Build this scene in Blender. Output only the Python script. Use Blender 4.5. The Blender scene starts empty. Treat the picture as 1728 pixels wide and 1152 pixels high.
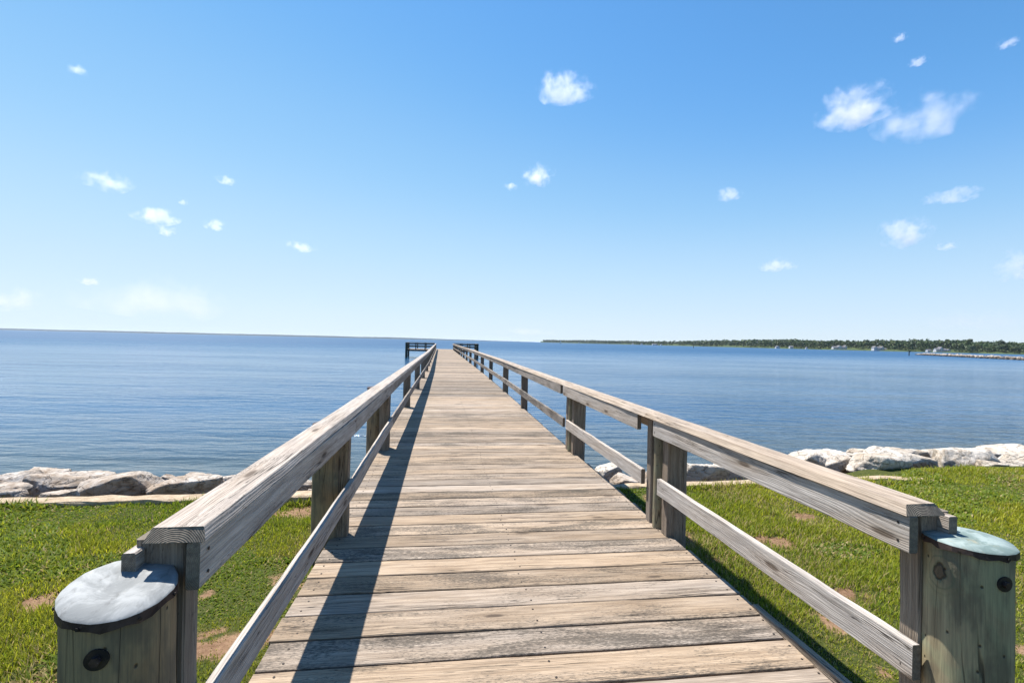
import bpy, math, random
import numpy as np
from mathutils import Vector, Matrix, noise as mnoise
rng = np.random.default_rng(7)
random.seed(7)
S = bpy.context.scene
COL = S.collection
EYE = 3.0            # camera height over the water
DECK = 1.4           # deck level
LAWN = 1.2
FPX = 787.0
ROLL = math.atan(0.0229)
A = math.radians(8.7)
CA, SA = math.cos(A), math.sin(A)

# ------------------------------------------------------------------ helpers
def P(lat, st, z=0.0):
    """pier coordinates (across, along, up) to world"""
    return (lat * CA - st * SA, lat * SA + st * CA, z)

def at(u, v, D):
    """the world point seen at photo pixel u, v when it lies D metres ahead"""
    du, dv = u - 864, v - 576
    c, s = math.cos(ROLL), math.sin(ROLL)
    return Vector(((c * du + s * dv) / FPX * D, D, EYE - (-s * du + c * dv) / FPX * D))

def tag(o, label=None, cat=None, group=None, kind=None):
    if label: o['label'] = label
    if cat: o['category'] = cat
    if group: o['group'] = group
    if kind: o['kind'] = kind
    return o

def empty(name, loc, rz=0.0):
    o = bpy.data.objects.new(name, None)
    o.location = loc; o.rotation_euler = (0, 0, rz)
    COL.objects.link(o)
    return o

class MB:
    """collects faces with uvs, tint and material slot, links them as one mesh object"""
    def __init__(s):
        s.v = []; s.f = []; s.uv = []; s.mi = []; s.tint = []; s.sm = []
    def add(s, verts, faces, uvs=None, mi=0, tint=(1, .5, .3), smooth=False):
        b = len(s.v)
        s.v += [tuple(p) for p in verts]
        for k, f in enumerate(faces):
            s.f.append([b + i for i in f])
            s.uv.append(uvs[k] if uvs is not None else [(0, 0)] * len(f))
            s.mi.append(mi[k] if isinstance(mi, (list, tuple)) else mi)
            s.tint.append(tint); s.sm.append(smooth)
    def build(s, name, mats, parent=None, loc=(0, 0, 0)):
        me = bpy.data.meshes.new(name)
        L = Vector(loc)
        me.from_pydata([tuple(Vector(p) - L) for p in s.v], [], s.f)
        uvl = me.uv_layers.new(name='UVMap')
        flat = np.array([c for f in s.uv for p in f for c in p], dtype=np.float32)
        uvl.data.foreach_set('uv', flat)
        at_ = me.attributes.new('tint', 'FLOAT_COLOR', 'CORNER')
        tc = np.array([c for f, t in zip(s.f, s.tint) for _ in f for c in (t[0], t[1], t[2], 1.0)], dtype=np.float32)
        at_.data.foreach_set('color', tc)
        for m in (mats if isinstance(mats, (list, tuple)) else [mats]):
            me.materials.append(m)
        me.polygons.foreach_set('material_index', s.mi)
        me.polygons.foreach_set('use_smooth', s.sm)
        me.update()
        o = bpy.data.objects.new(name, me)
        COL.objects.link(o)
        o.location = L
        if parent is not None:
            o.parent = parent
            o.matrix_parent_inverse = Matrix()
        return o

def board(mb, p0, p1, W, T, w, t, tint, seg=6, jit=.0015, bev=.004, trap=0.0, endbev=(0, 0), xform=None):
    """a sawn board from p0 to p1 (centre line), W/T unit axes of its width and thickness"""
    p0, p1, W, T = Vector(p0), Vector(p1), Vector(W).normalized(), Vector(T).normalized()
    ax = (p1 - p0); L = ax.length; ax.normalize()
    hw, ht = w / 2, t / 2
    cs = [(-hw + bev, -ht), (hw - bev, -ht), (hw, -ht + bev), (hw - trap, ht - bev), (hw - trap - bev, ht),
          (-hw + trap + bev, ht), (-hw + trap, ht - bev), (-hw, -ht + bev)]
    n = len(cs)
    per = [0]
    for i in range(n):
        a, b = cs[i], cs[(i + 1) % n]
        per.append(per[-1] + math.hypot(a[0] - b[0], a[1] - b[1]))
    ru, rv = random.uniform(0, 60), random.uniform(0, 60)
    verts = []
    ss = [L * k / seg for k in range(seg + 1)]
    for k, s_ in enumerate(ss):
        ja, jb = random.uniform(-jit, jit), random.uniform(-jit, jit)
        jw = random.uniform(-jit, jit)
        for (a, b) in cs:
            q = s_
            if b > 0 and k == 0: q += endbev[0]
            if b > 0 and k == seg: q -= endbev[1]
            aa = a + ja + (jw if a > 0 else -jw) + random.uniform(-jit, jit) * .4
            verts.append(p0 + ax * q + W * aa + T * (b + jb + random.uniform(-jit, jit) * .4))
    faces, uvs, mi = [], [], []
    for k in range(seg):
        for i in range(n):
            j = (i + 1) % n
            faces.append((k * n + i, (k + 1) * n + i, (k + 1) * n + j, k * n + j))
            uvs.append([(ru + ss[k], rv + per[i]), (ru + ss[k + 1], rv + per[i]), (ru + ss[k + 1], rv + per[i + 1]), (ru + ss[k], rv + per[i + 1])])
            mi.append(0)
    eo = random.uniform(-.02, .02)
    for base, rev in ((0, False), (seg * n, True)):
        idx = [base + i for i in range(n)]
        uu = [(a + eo, b + ht + .03) for a, b in cs]
        if rev: idx.reverse(); uu.reverse()
        faces.append(idx); uvs.append(uu); mi.append(1)
    if xform: verts = [xform(q) for q in verts]
    # orient outward
    if ax.cross(W).dot(T) > 0:
        faces = [tuple(reversed(f)) for f in faces]; uvs = [list(reversed(u)) for u in uvs]
    mb.add(verts, faces, uvs, mi, tint)

def turned(mb, axis0, axis1, r0, r1, tint, seg=20, rings=8, jit=.004, lump=0.0, captop=True, seed=0):
    """a round pole from axis0 up to axis1"""
    a0, a1 = Vector(axis0), Vector(axis1)
    L = (a1 - a0).length
    ru, rv = random.uniform(0, 60), random.uniform(0, 60)
    verts = []
    lob = [random.uniform(-1, 1) * lump for _ in range(4)]
    ph = [random.uniform(0, 6.28) for _ in range(4)]
    for k in range(rings + 1):
        q = k / rings
        c = a0.lerp(a1, q); r = r0 + (r1 - r0) * q
        for i in range(seg):
            th = 2 * math.pi * i / seg
            rr = r * (1 + sum(lob[m] * math.sin((m + 1) * th + ph[m]) for m in range(4))) + random.uniform(-jit, jit) * .3
            verts.append(c + Vector((rr * math.cos(th), rr * math.sin(th), 0)))
    faces, uvs, mi = [], [], []
    per = 2 * math.pi * r0
    for k in range(rings):
        for i in range(seg):
            j = (i + 1) % seg
            faces.append((k * seg + i, k * seg + j, (k + 1) * seg + j, (k + 1) * seg + i))
            u0, u1 = ru + L * k / rings, ru + L * (k + 1) / rings
            v0, v1 = rv + per * i / seg, rv + per * (i + 1) / seg
            uvs.append([(u0, v0), (u0, v1), (u1, v1), (u1, v0)]); mi.append(0)
    mb.add(verts, faces, uvs, mi, tint, smooth=True)
    if captop:
        top = verts[rings * seg:]
        mb.add(top, [list(range(seg))], [[(p.x - a1.x, p.y - a1.y + .03) for p in top]], 1, tint)

# ------------------------------------------------------------------ materials
class NT:
    def __init__(s, name, volume=False):
        s.m = bpy.data.materials.new(name); s.m.use_nodes = True
        s.t = s.m.node_tree; s.t.nodes.clear()
        s.out = s.t.nodes.new('ShaderNodeOutputMaterial')
    def n(s, typ, **kw):
        o = s.t.nodes.new('ShaderNode' + typ)
        for k, v in kw.items():
            if k.startswith('i_'):
                key = k[2:]
                key = int(key) if key.isdigit() else key.replace('_', ' ')
                s.set(o.inputs[key], v)
            else: setattr(o, k, v)
        return o
    def set(s, sock, v):
        if isinstance(v, bpy.types.NodeSocket): s.t.links.new(v, sock)
        else: sock.default_value = v
    def math(s, op, a, b=0.0, c=0.0, clamp=False):
        o = s.n('Math', operation=op, use_clamp=clamp)
        for i, x in enumerate((a, b, c)): s.set(o.inputs[i], x)
        return o.outputs[0]
    def mix(s, f, a, b, blend='MIX'):
        o = s.n('Mix', data_type='RGBA', blend_type=blend)
        s.set(o.inputs[0], f); s.set(o.inputs[6], a); s.set(o.inputs[7], b)
        return o.outputs[2]
    def ramp(s, f, lo, hi):
        o = s.n('MapRange', clamp=True)
        s.set(o.inputs[0], f); o.inputs[1].default_value = lo; o.inputs[2].default_value = hi
        return o.outputs[0]
    def smooth(s, f, lo, hi):
        o = s.n('MapRange', clamp=True, interpolation_type='SMOOTHSTEP')
        s.set(o.inputs[0], f); o.inputs[1].default_value = lo; o.inputs[2].default_value = hi
        return o.outputs[0]
    def scale(s, vec, sc):
        o = s.n('VectorMath', operation='MULTIPLY')
        s.set(o.inputs[0], vec); o.inputs[1].default_value = sc
        return o.outputs[0]
    def noise(s, vec, sc=1.0, det=4, rough=.55, dist=0.0, out=0):
        o = s.n('TexNoise')
        s.set(o.inputs['Vector'], vec); o.inputs['Scale'].default_value = sc
        o.inputs['Detail'].default_value = det; o.inputs['Roughness'].default_value = rough
        o.inputs['Distortion'].default_value = dist
        return o.outputs[out]
    def bump(s, h, strength, dist, normal=None):
        o = s.n('Bump'); s.set(o.inputs['Height'], h)
        o.inputs['Strength'].default_value = strength; o.inputs['Distance'].default_value = dist
        if normal is not None: s.set(o.inputs['Normal'], normal)
        return o.outputs[0]
    def bsdf(s, col, rough=.8, normal=None, spec=.3, metal=0.0, **kw):
        o = s.n('BsdfPrincipled')
        s.set(o.inputs['Base Color'], col); s.set(o.inputs['Roughness'], rough)
        o.inputs['Specular IOR Level'].default_value = spec; s.set(o.inputs['Metallic'], metal)
        if normal is not None: s.set(o.inputs['Normal'], normal)
        s.t.links.new(o.outputs[0], s.out.inputs[0])
        return o

ALB = .69            # common scale of the surface colours, set with the exposure
def C(r, g, b): return (r * ALB, g * ALB, b * ALB, 1.0)

def wood_material():
    k = NT('weathered_wood')
    uv = k.n('UVMap').outputs[0]
    tn = k.n('Attribute', attribute_name='tint')
    sep = k.n('SeparateColor'); k.set(sep.inputs[0], tn.outputs['Color'])
    bright, warm, mil = sep.outputs[0], sep.outputs[1], sep.outputs[2]
    # growth-ring lines that bend round the knots
    vor = k.n('TexVoronoi', feature='F1', voronoi_dimensions='2D')
    k.set(vor.inputs['Vector'], k.scale(uv, (1.1, 4.6, 1))); vor.inputs['Scale'].default_value = 1.0
    kd = vor.outputs['Distance']
    vc = k.n('SeparateColor'); k.set(vc.inputs[0], vor.outputs['Color'])
    has = k.math('GREATER_THAN', vc.outputs[0], .66)
    knot = k.math('MULTIPLY', k.math('SUBTRACT', 1.0, k.smooth(kd, .035, .09)), has)
    halo = k.math('MULTIPLY', k.math('SUBTRACT', 1.0, k.smooth(kd, .05, .33)), has)
    sx = k.n('SeparateXYZ'); k.set(sx.inputs[0], uv)
    warp = k.noise(k.scale(uv, (.9, 5.0, 1)), 1.0, 3, .5)
    vv = k.math('ADD', k.math('MULTIPLY', sx.outputs[1], 1.0), k.math('MULTIPLY', warp, .045))
    vv = k.math('ADD', vv, k.math('MULTIPLY', halo, .018))
    cmb = k.n('CombineXYZ'); k.set(cmb.inputs[0], k.math('MULTIPLY', sx.outputs[0], .035)); k.set(cmb.inputs[1], vv)
    wv = k.n('TexWave', wave_type='BANDS', bands_direction='Y')
    k.set(wv.inputs['Vector'], cmb.outputs[0]); wv.inputs['Scale'].default_value = 30.0
    wv.inputs['Distortion'].default_value = 7.0; wv.inputs['Detail'].default_value = 2.5; wv.inputs['Detail Scale'].default_value = 1.6
    rings = wv.outputs['Fac']
    streak = k.noise(k.scale(uv, (2.2, 42, 1)), 1.0, 6, .62)
    fine = k.noise(k.scale(uv, (9, 260, 1)), 1.0, 4, .6)
    broad = k.noise(k.scale(uv, (1.1, 7, 1)), 1.0, 4, .55)
    # cracks along the grain
    cr = k.noise(k.scale(uv, (1.5, 64, 1)), 1.0, 2, .5, .3)
    crack = k.math('SUBTRACT', 1.0, k.smooth(k.math('ABSOLUTE', k.math('SUBTRACT', cr, .5)), .004, .02))
    crack = k.math('MULTIPLY', crack, k.smooth(k.noise(k.scale(uv, (.9, 9, 1)), 1.0, 2, .5), .5, .62))
    grey = k.mix(k.ramp(streak, .3, .72), C(.25, .225, .205), C(.62, .57, .52))
    tan = k.mix(k.ramp(streak, .3, .72), C(.29, .20, .125), C(.67, .51, .352))
    col = k.mix(k.math('ADD', warm, k.math('MULTIPLY', k.math('SUBTRACT', broad, .5), .9), clamp=True), grey, tan)
    col = k.mix(k.math('MULTIPLY', k.math('MULTIPLY', k.smooth(rings, .5, 1.0), k.ramp(broad, .3, .7)), .5), col, C(.17, .13, .10))
    col = k.mix(k.math('MULTIPLY', k.ramp(fine, .42, .75), .55), col, C(.16, .125, .10))
    # black mildew in ragged patches
    mpatch = k.noise(k.scale(uv, (1.4, 6.5, 1)), 1.0, 5, .68, .6)
    mgrain = k.noise(k.scale(uv, (34, 150, 1)), 1.0, 5, .75)
    mm = k.math('ADD', k.math('ADD', mpatch, k.math('MULTIPLY', k.math('SUBTRACT', mgrain, .5), 1.25)), k.math('MULTIPLY', k.math('SUBTRACT', mil, .5), .42))
    mask = k.smooth(mm, .48, .72)
    col = k.mix(k.math('MULTIPLY', mask, .85), col, C(.085, .072, .057))
    col = k.mix(k.math('MULTIPLY', halo, .3), col, C(.27, .19, .12))
    col = k.mix(k.math('MULTIPLY', knot, .85), col, C(.085, .06, .042))
    col = k.mix(k.math('MULTIPLY', crack, .9), col, C(.035, .028, .022))
    hs = k.n('HueSaturation'); k.set(hs.inputs['Value'], bright); k.set(hs.inputs['Color'], col)
    h = k.math('ADD', k.math('MULTIPLY', rings, -.28), k.math('MULTIPLY', streak, .8))
    h = k.math('ADD', h, k.math('MULTIPLY', fine, .5))
    h = k.math('SUBTRACT', h, k.math('MULTIPLY', crack, 1.6))
    h = k.math('SUBTRACT', h, k.math('MULTIPLY', knot, .5))
    nb = k.bump(h, .75, .004)
    k.bsdf(hs.outputs[0], .82, nb, .25)
    return k.m

def endgrain_material():
    k = NT('wood_end_grain')
    uv = k.n('UVMap').outputs[0]
    sx = k.n('SeparateXYZ'); k.set(sx.inputs[0], uv)
    d = k.math('SQRT', k.math('ADD', k.math('POWER', sx.outputs[0], 2), k.math('POWER', k.math('SUBTRACT', sx.outputs[1], -.02), 2)))
    d = k.math('ADD', d, k.math('MULTIPLY', k.noise(uv, 30, 3), .006))
    r = k.math('SINE', k.math('MULTIPLY', d, 1250))
    n2 = k.noise(uv, 60, 5, .65)
    col = k.mix(k.ramp(n2, .3, .7), C(.17, .14, .11), C(.38, .32, .25))
    col = k.mix(k.math('MULTIPLY', k.smooth(r, .0, 1.0), .28), col, C(.10, .08, .06))
    k.bsdf(col, .85, k.bump(k.math('ADD', r, k.math('MULTIPLY', n2, 2)), .5, .002), .2)
    return k.m

def pile_material(name, base, green, knot_at=None):
    k = NT(name)
    uv = k.n('UVMap').outputs[0]
    geo = k.n('TexCoord').outputs['Object']
    st = k.noise(k.scale(uv, (1.1, 16, 1)), 1.0, 5, .6, .4)
    fine = k.noise(k.scale(uv, (6, 150, 1)), 1.0, 4, .6)
    pat = k.noise(geo, 5.0, 4, .6, .5)
    pat2 = k.noise(k.scale(geo, (1, 1, .35)), 9.0, 4, .6)
    col = k.mix(k.ramp(st, .3, .7), C(base[0] * .55, base[1] * .52, base[2] * .5), C(*base))
    col = k.mix(k.math('MULTIPLY', k.smooth(pat, .42, .62), .7), col, C(*green))
    col = k.mix(k.math('MULTIPLY', k.smooth(pat2, .46, .62), .65), col, C(.13, .11, .08))
    col = k.mix(k.math('MULTIPLY', k.ramp(fine, .42, .72), .55), col, C(.13, .11, .08))
    cr = k.noise(k.scale(uv, (.5, 9, 1)), 1.0, 2, .5)
    crack = k.math('SUBTRACT', 1.0, k.smooth(k.math('ABSOLUTE', k.math('SUBTRACT', cr, .5)), .002, .009))
    crack = k.math('MULTIPLY', crack, k.smooth(k.noise(k.scale(uv, (1.3, 5, 1)), 1.0, 2, .5), .42, .58))
    v = k.n('TexVoronoi', feature='F1', voronoi_dimensions='2D'); k.set(v.inputs['Vector'], k.scale(uv, (9, 12, 1))); v.inputs['Scale'].default_value = 1
    vc = k.n('SeparateColor'); k.set(vc.inputs[0], v.outputs['Color'])
    hole = k.math('MULTIPLY', k.math('SUBTRACT', 1.0, k.smooth(v.outputs['Distance'], .02, .075)), k.math('GREATER_THAN', vc.outputs[1], .62))
    h = k.math('ADD', k.math('MULTIPLY', st, .8), k.math('MULTIPLY', fine, .3))
    if knot_at:
        dn = k.n('VectorMath', operation='DISTANCE'); k.set(dn.inputs[0], k.scale(geo, (1, 1, .75))); dn.inputs[1].default_value = (knot_at[0], knot_at[1], knot_at[2] * .75)
        dd = k.math('ADD', dn.outputs['Value'], k.math('MULTIPLY', k.math('SUBTRACT', k.noise(geo, 22, 3), .5), .03))
        ring = k.math('SINE', k.math('MULTIPLY', dd, 330))
        near = k.math('SUBTRACT', 1.0, k.smooth(dd, .03, .085))
        col = k.mix(k.math('MULTIPLY', k.math('MULTIPLY', k.ramp(ring, 0, 1), near), .5), col, C(.13, .16, .10))
        kn = k.math('SUBTRACT', 1.0, k.smooth(dd, .016, .021))
        col = k.mix(k.math('MULTIPLY', kn, .75), col, C(.12, .075, .05))
        rim = k.math('SUBTRACT', 1.0, k.smooth(k.math('ABSOLUTE', k.math('SUBTRACT', dd, .02)), .001, .005))
        col = k.mix(k.math('MULTIPLY', rim, .8), col, C(.03, .025, .02))
        h = k.math('ADD', h, k.math('MULTIPLY', near, 1.6)); h = k.math('SUBTRACT', h, k.math('MULTIPLY', rim, 1.2))
    col = k.mix(k.math('MULTIPLY', crack, .85), col, C(.03, .025, .018))
    col = k.mix(k.math('MULTIPLY', hole, .85), col, C(.025, .02, .016))
    h = k.math('SUBTRACT', h, k.math('MULTIPLY', crack, 1.5)); h = k.math('SUBTRACT', h, k.math('MULTIPLY', hole, 1.0))
    k.bsdf(col, .75, k.bump(h, .7, .005), .3)
    return k.m

def metal_material(name, a, b, c, rough, metal):
    k = NT(name)
    g = k.n('TexCoord').outputs['Object']
    n1 = k.noise(g, 11, 5, .65, .6); n2 = k.noise(k.scale(g, (1, .4, 1)), 40, 4, .6)
    col = k.mix(k.smooth(n1, .38, .62), C(*a), C(*b))
    col = k.mix(k.math('MULTIPLY', k.smooth(n2, .55, .75), .6), col, C(*c))
    k.bsdf(col, k.math('ADD', rough, k.math('MULTIPLY', n2, .25)), k.bump(k.math('ADD', n1, k.math('MULTIPLY', n2, .4)), .5, .006), .3, metal)
    return k.m

def rock_material(name, lo, hi, crust, c_lo):
    k = NT(name)
    g = k.n('TexCoord').outputs['Object']
    oi = k.n('ObjectInfo')
    add = k.n('VectorMath', operation='ADD'); k.set(add.inputs[0], g)
    cmb = k.n('CombineXYZ'); k.set(cmb.inputs[0], k.math('MULTIPLY', oi.outputs['Random'], 40)); k.set(add.inputs[1], cmb.outputs[0])
    p = add.outputs[0]
    n1 = k.noise(p, 2.2, 6, .65, .4); n2 = k.noise(p, 9, 6, .7, .3); n3 = k.noise(p, 55, 4, .7)
    col = k.mix(k.ramp(n1, .35, .65), C(*lo), C(*hi))
    col = k.mix(k.math('MULTIPLY', k.smooth(n2, c_lo, c_lo + .2), .75), col, C(*crust))
    col = k.mix(k.math('MULTIPLY', k.smooth(n3, .55, .8), .4), col, C(.22, .18, .15))
    cr = k.noise(k.scale(p, (1, 1, 2.2)), 3.2, 3, .5, .8)
    crack = k.math('SUBTRACT', 1.0, k.smooth(k.math('ABSOLUTE', k.math('SUBTRACT', cr, .5)), .003, .02))
    col = k.mix(k.math('MULTIPLY', crack, .28), col, C(.10, .075, .055))
    h = k.math('ADD', k.math('MULTIPLY', n2, 1.0), k.math('MULTIPLY', n3, .25)); h = k.math('SUBTRACT', h, k.math('MULTIPLY', crack, .5))
    k.bsdf(col, .9, k.bump(h, .9, .05), .2)
    return k.m

def simple(name, a, b, sc=6.0, rough=.85, bs=.5, bd=.01, spec=.25):
    k = NT(name)
    g = k.n('TexCoord').outputs['Object']
    n1 = k.noise(g, sc, 5, .6); n2 = k.noise(g, sc * 7, 4, .65)
    f = k.math('ADD', k.math('MULTIPLY', n1, .6), k.math('MULTIPLY', n2, .4))
    col = k.mix(k.ramp(f, .35, .65), C(*a), C(*b))
    k.bsdf(col, rough, k.bump(f, bs, bd), spec)
    return k.m

def blade_material(name, trans=.35):
    k = NT(name)
    tn = k.n('Attribute', attribute_name='tint').outputs['Color']
    d = k.n('BsdfPrincipled'); k.set(d.inputs['Base Color'], tn); d.inputs['Roughness'].default_value = .55
    d.inputs['Specular IOR Level'].default_value = .25
    t = k.n('BsdfTranslucent'); k.set(t.inputs[0], tn)
    m = k.n('MixShader'); m.inputs[0].default_value = trans
    k.t.links.new(d.outputs[0], m.inputs[1]); k.t.links.new(t.outputs[0], m.inputs[2])
    k.t.links.new(m.outputs[0], k.out.inputs[0])
    return k.m

def water_material():
    k = NT('bay_water')
    pos = k.n('NewGeometry').outputs['Position']
    n1 = k.noise(k.scale(pos, (.10, .42, 1)), 1.0, 3, .5, .4)
    n2 = k.noise(k.scale(pos, (.55, 2.0, 1)), 1.0, 3, .55, .5)
    n3 = k.noise(k.scale(pos, (2.4, 6.0, 1)), 1.0, 3, .55, .3)
    swell = k.noise(k.scale(pos, (.02, .06, 1)), 1.0, 2, .5)
    amp = k.math('ADD', .45, k.math('MULTIPLY', k.smooth(swell, .35, .65), .75))
    h = k.math('ADD', k.math('MULTIPLY', n1, .28), k.math('MULTIPLY', n2, .135))
    h = k.math('ADD', h, k.math('MULTIPLY', n3, .042))
    h = k.math('MULTIPLY', h, amp)
    nb = k.bump(h, 1.0, 1.0)
    # turbid shallows along the stone edge
    dt = k.n('VectorMath', operation='DOT_PRODUCT'); k.set(dt.inputs[0], pos); dt.inputs[1].default_value = (-SA, CA, 0)
    sh = k.smooth(k.math('ADD', dt.outputs['Value'], k.math('MULTIPLY', n1, 4)), 9, 24)
    col = k.mix(sh, C(.062, .078, .072), C(.018, .085, .19))
    off = k.smooth(dt.outputs['Value'], 10, 260)
    b = k.bsdf(col, k.math('ADD', .08, k.math('MULTIPLY', off, .34)), nb, .5)
    b.inputs['IOR'].default_value = 1.33
    return k.m

WOOD = wood_material(); ENDG = endgrain_material(); WM = [WOOD, ENDG]
PILE_L = pile_material('olive_piling_wood', (.52, .37, .20), (.37, .29, .16))
PILE_R = pile_material('green_piling_wood', (.52, .44, .27), (.40, .40, .235), knot_at=(-.148, -.008, .975))
POLE = pile_material('green_pole_wood', (.42, .36, .23), (.31, .33, .21))
PALE_CAP = metal_material('pale_sheet_metal', (.29, .30, .295), (.46, .47, .46), (.18, .175, .165), .68, .05)
GREEN_CAP = metal_material('verdigris_sheet_metal', (.19, .26, .245), (.37, .45, .43), (.42, .36, .22), .68, .05)
RIM = metal_material('dark_metal_rim', (.045, .03, .03), (.10, .068, .06), (.20, .125, .09), .45, .35)
DARK_METAL = metal_material('rusty_bolt_metal', (.03, .028, .03), (.07, .055, .045), (.14, .08, .05), .5, .5)
ROCK = rock_material('tan_riprap_stone', (.46, .36, .27), (.80, .73, .65), (.31, .225, .155), .44)
ROCKW = rock_material('white_riprap_stone', (.56, .46, .35), (.86, .79, .70), (.36, .27, .18), .48)
WALLM = simple('sandy_concrete', (.36, .255, .155), (.74, .59, .42), 9, .95, 1.0, .03)
SHORE = simple('wet_rubble', (.07, .055, .04), (.17, .13, .095), 3, .95, 1, .06)
DARKWOOD = simple('dark_treated_timber', (.045, .055, .042), (.10, .105, .08), 4, .85, .4, .004)
BLADE = blade_material('grass_blades', .5)
LEAFM = blade_material('tree_foliage', .2)
WATER = water_material()
BARK = simple('tree_bark', (.07, .055, .04), (.13, .105, .08), 2, .95)

# ------------------------------------------------------------------ setting
def grid_mesh(name, xs, ys, zf, mat, kind='structure'):
    nx, ny = len(xs), len(ys)
    X, Y = np.meshgrid(xs, ys)
    V = np.stack([X * CA - Y * SA, X * SA + Y * CA, zf(X, Y)], -1).reshape(-1, 3)
    F = [(j * nx + i, j * nx + i + 1, (j + 1) * nx + i + 1, (j + 1) * nx + i) for j in range(ny - 1) for i in range(nx - 1)]
    me = bpy.data.meshes.new(name); me.from_pydata(V.tolist(), [], F); me.materials.append(mat)
    me.polygons.foreach_set('use_smooth', [True] * len(F)); me.update()
    if name == 'ground':
        a = me.attributes.new('soil', 'FLOAT', 'POINT'); a.data.foreach_set('value', soil(X.ravel(), Y.ravel()).astype(np.float32))
    o = bpy.data.objects.new(name, me); COL.objects.link(o); o['kind'] = kind
    return o

SOIL = [(-2.05, 2.55, .42), (-1.25, 2.95, .30), (-1.05, 3.6, .2), (-2.6, 1.75, .4), (-1.5, 2.0, .2), (3.15, 3.9, .12), (3.05, 3.05, .17), (2.35, 3.55, .16), (2.6, 2.7, .2),
        (3.5, 2.75, .16), (2.35, 2.3, .22), (8.3, 4.6, .6), (2.25, 4.7, .3), (2.9, 2.2, .25), (2.5, 5.1, .25), (-1.4, 5.2, .35), (4.1, 3.1, .18), (2.15, 4.05, .25), (2.7, 1.75, .5), (2.3, 1.5, .4)]
_r = random.Random(4)
SOIL += [(_r.uniform(2.1, 4.6), _r.uniform(1.5, 4.8), _r.uniform(.07, .17)) for _ in range(26)] + [(_r.uniform(-3.2, -.95), _r.uniform(1.4, 3.6), _r.uniform(.06, .14)) for _ in range(12)]
def fbm(x, y, f, seed):
    """cheap smooth value noise, vectorised"""
    r = np.random.default_rng(seed); g = r.random((64, 64))
    out = 0; amp = 1; tot = 0
    for o in range(3):
        xx, yy = x * f, y * f
        xi, yi = np.floor(xx).astype(int), np.floor(yy).astype(int)
        fx, fy = xx - xi, yy - yi
        fx, fy = fx * fx * (3 - 2 * fx), fy * fy * (3 - 2 * fy)
        a = g[xi % 64, yi % 64]; b = g[(xi + 1) % 64, yi % 64]; c = g[xi % 64, (yi + 1) % 64]; d = g[(xi + 1) % 64, (yi + 1) % 64]
        out = out + amp * ((a * (1 - fx) + b * fx) * (1 - fy) + (c * (1 - fx) + d * fx) * fy)
        tot += amp; amp *= .5; f *= 2.1; xx = xx + 11.3
    return out / tot
def soil(x, y):
    s = np.zeros_like(x)
    n = fbm(x, y, 3.1, 5) - .5
    for (a, b, r) in SOIL:
        d = np.hypot(x - a, (y - b) * 1.5) / (r * .8) + n * 3.0 + (fbm(x, y, 11, 6) - .5) * 2.2
        s = np.maximum(s, np.clip(1.2 - d, 0, 1))
    return s
def lawn_z(x, y):
    return LAWN - .25 * np.clip((y - 5.52) / .06, 0, 1) * np.clip((6.4 - x) / 1.2, 0, 1) - .012 - .07 * np.clip(1 - np.abs(x + 1.6) / 1.6, 0, 1) * np.clip((y - 4.6), 0, 1) + (fbm(x, y, .5, 1) - .5) * .05 + (fbm(x, y, 2.5, 2) - .5) * .025

def ground_mat():
    k = NT('lawn_soil')
    g = k.n('NewGeometry').outputs['Position']
    n1 = k.noise(g, 3, 5, .65); n2 = k.noise(g, 40, 5, .7)
    f = k.math('ADD', k.math('MULTIPLY', n1, .5), k.math('MULTIPLY', n2, .5))
    dirt = k.mix(k.ramp(f, .35, .65), C(.15, .08, .045), C(.40, .255, .155))
    bits = k.noise(k.scale(g, (1, 1.6, 1)), 120, 3, .7)
    dirt = k.mix(k.math('MULTIPLY', k.smooth(bits, .58, .7), .7), dirt, C(.50, .38, .22))
    turf = k.mix(k.ramp(n2, .35, .65), C(.035, .055, .012), C(.12, .125, .035))
    tn = k.n('Attribute', attribute_name='soil')
    sm = k.smooth(k.math('ADD', tn.outputs['Fac'], k.math('MULTIPLY', k.math('SUBTRACT', n2, .5), .7)), .1, .5)
    col = k.mix(sm, turf, dirt)
    k.bsdf(col, .95, k.bump(f, 1, .02), .1)
    return k.m
xs = np.concatenate([[-400, -120, -40, -14], np.arange(-9, 13.01, .08), [18, 40, 120, 400]])
ys = np.concatenate([[-400, -100, -30, -10, -4], np.arange(-1, 6.21, .08)])
grid_mesh('ground', xs, ys, lawn_z, ground_mat())
def shore_z(x, y):
    return np.interp(y, [5.3, 5.8, 7.2, 9.5, 12, 30, 60], [1.0, .98, .55, -.1, -.8, -3, -4]) + (fbm(x, y, 1.2, 4) - .5) * .25
grid_mesh('shore', np.concatenate([[-400, -120, -40, -20], np.arange(-14, 26, .5), [40, 120, 400]]), np.array([5.3, 5.7, 6, 6.4, 6.8, 7.2, 7.8, 8.4, 9, 9.6, 10.4, 11.2, 12, 20, 30, 60]), shore_z, SHORE)
me = bpy.data.meshes.new('water')
R = 45000
me.from_pydata([P(-R, 6.5), P(R, 6.5), P(R, R), P(-R, R)], [], [(0, 1, 2, 3)])
me.materials.append(WATER)
o = bpy.data.objects.new('water', me); COL.objects.link(o); o['kind'] = 'structure'

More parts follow.
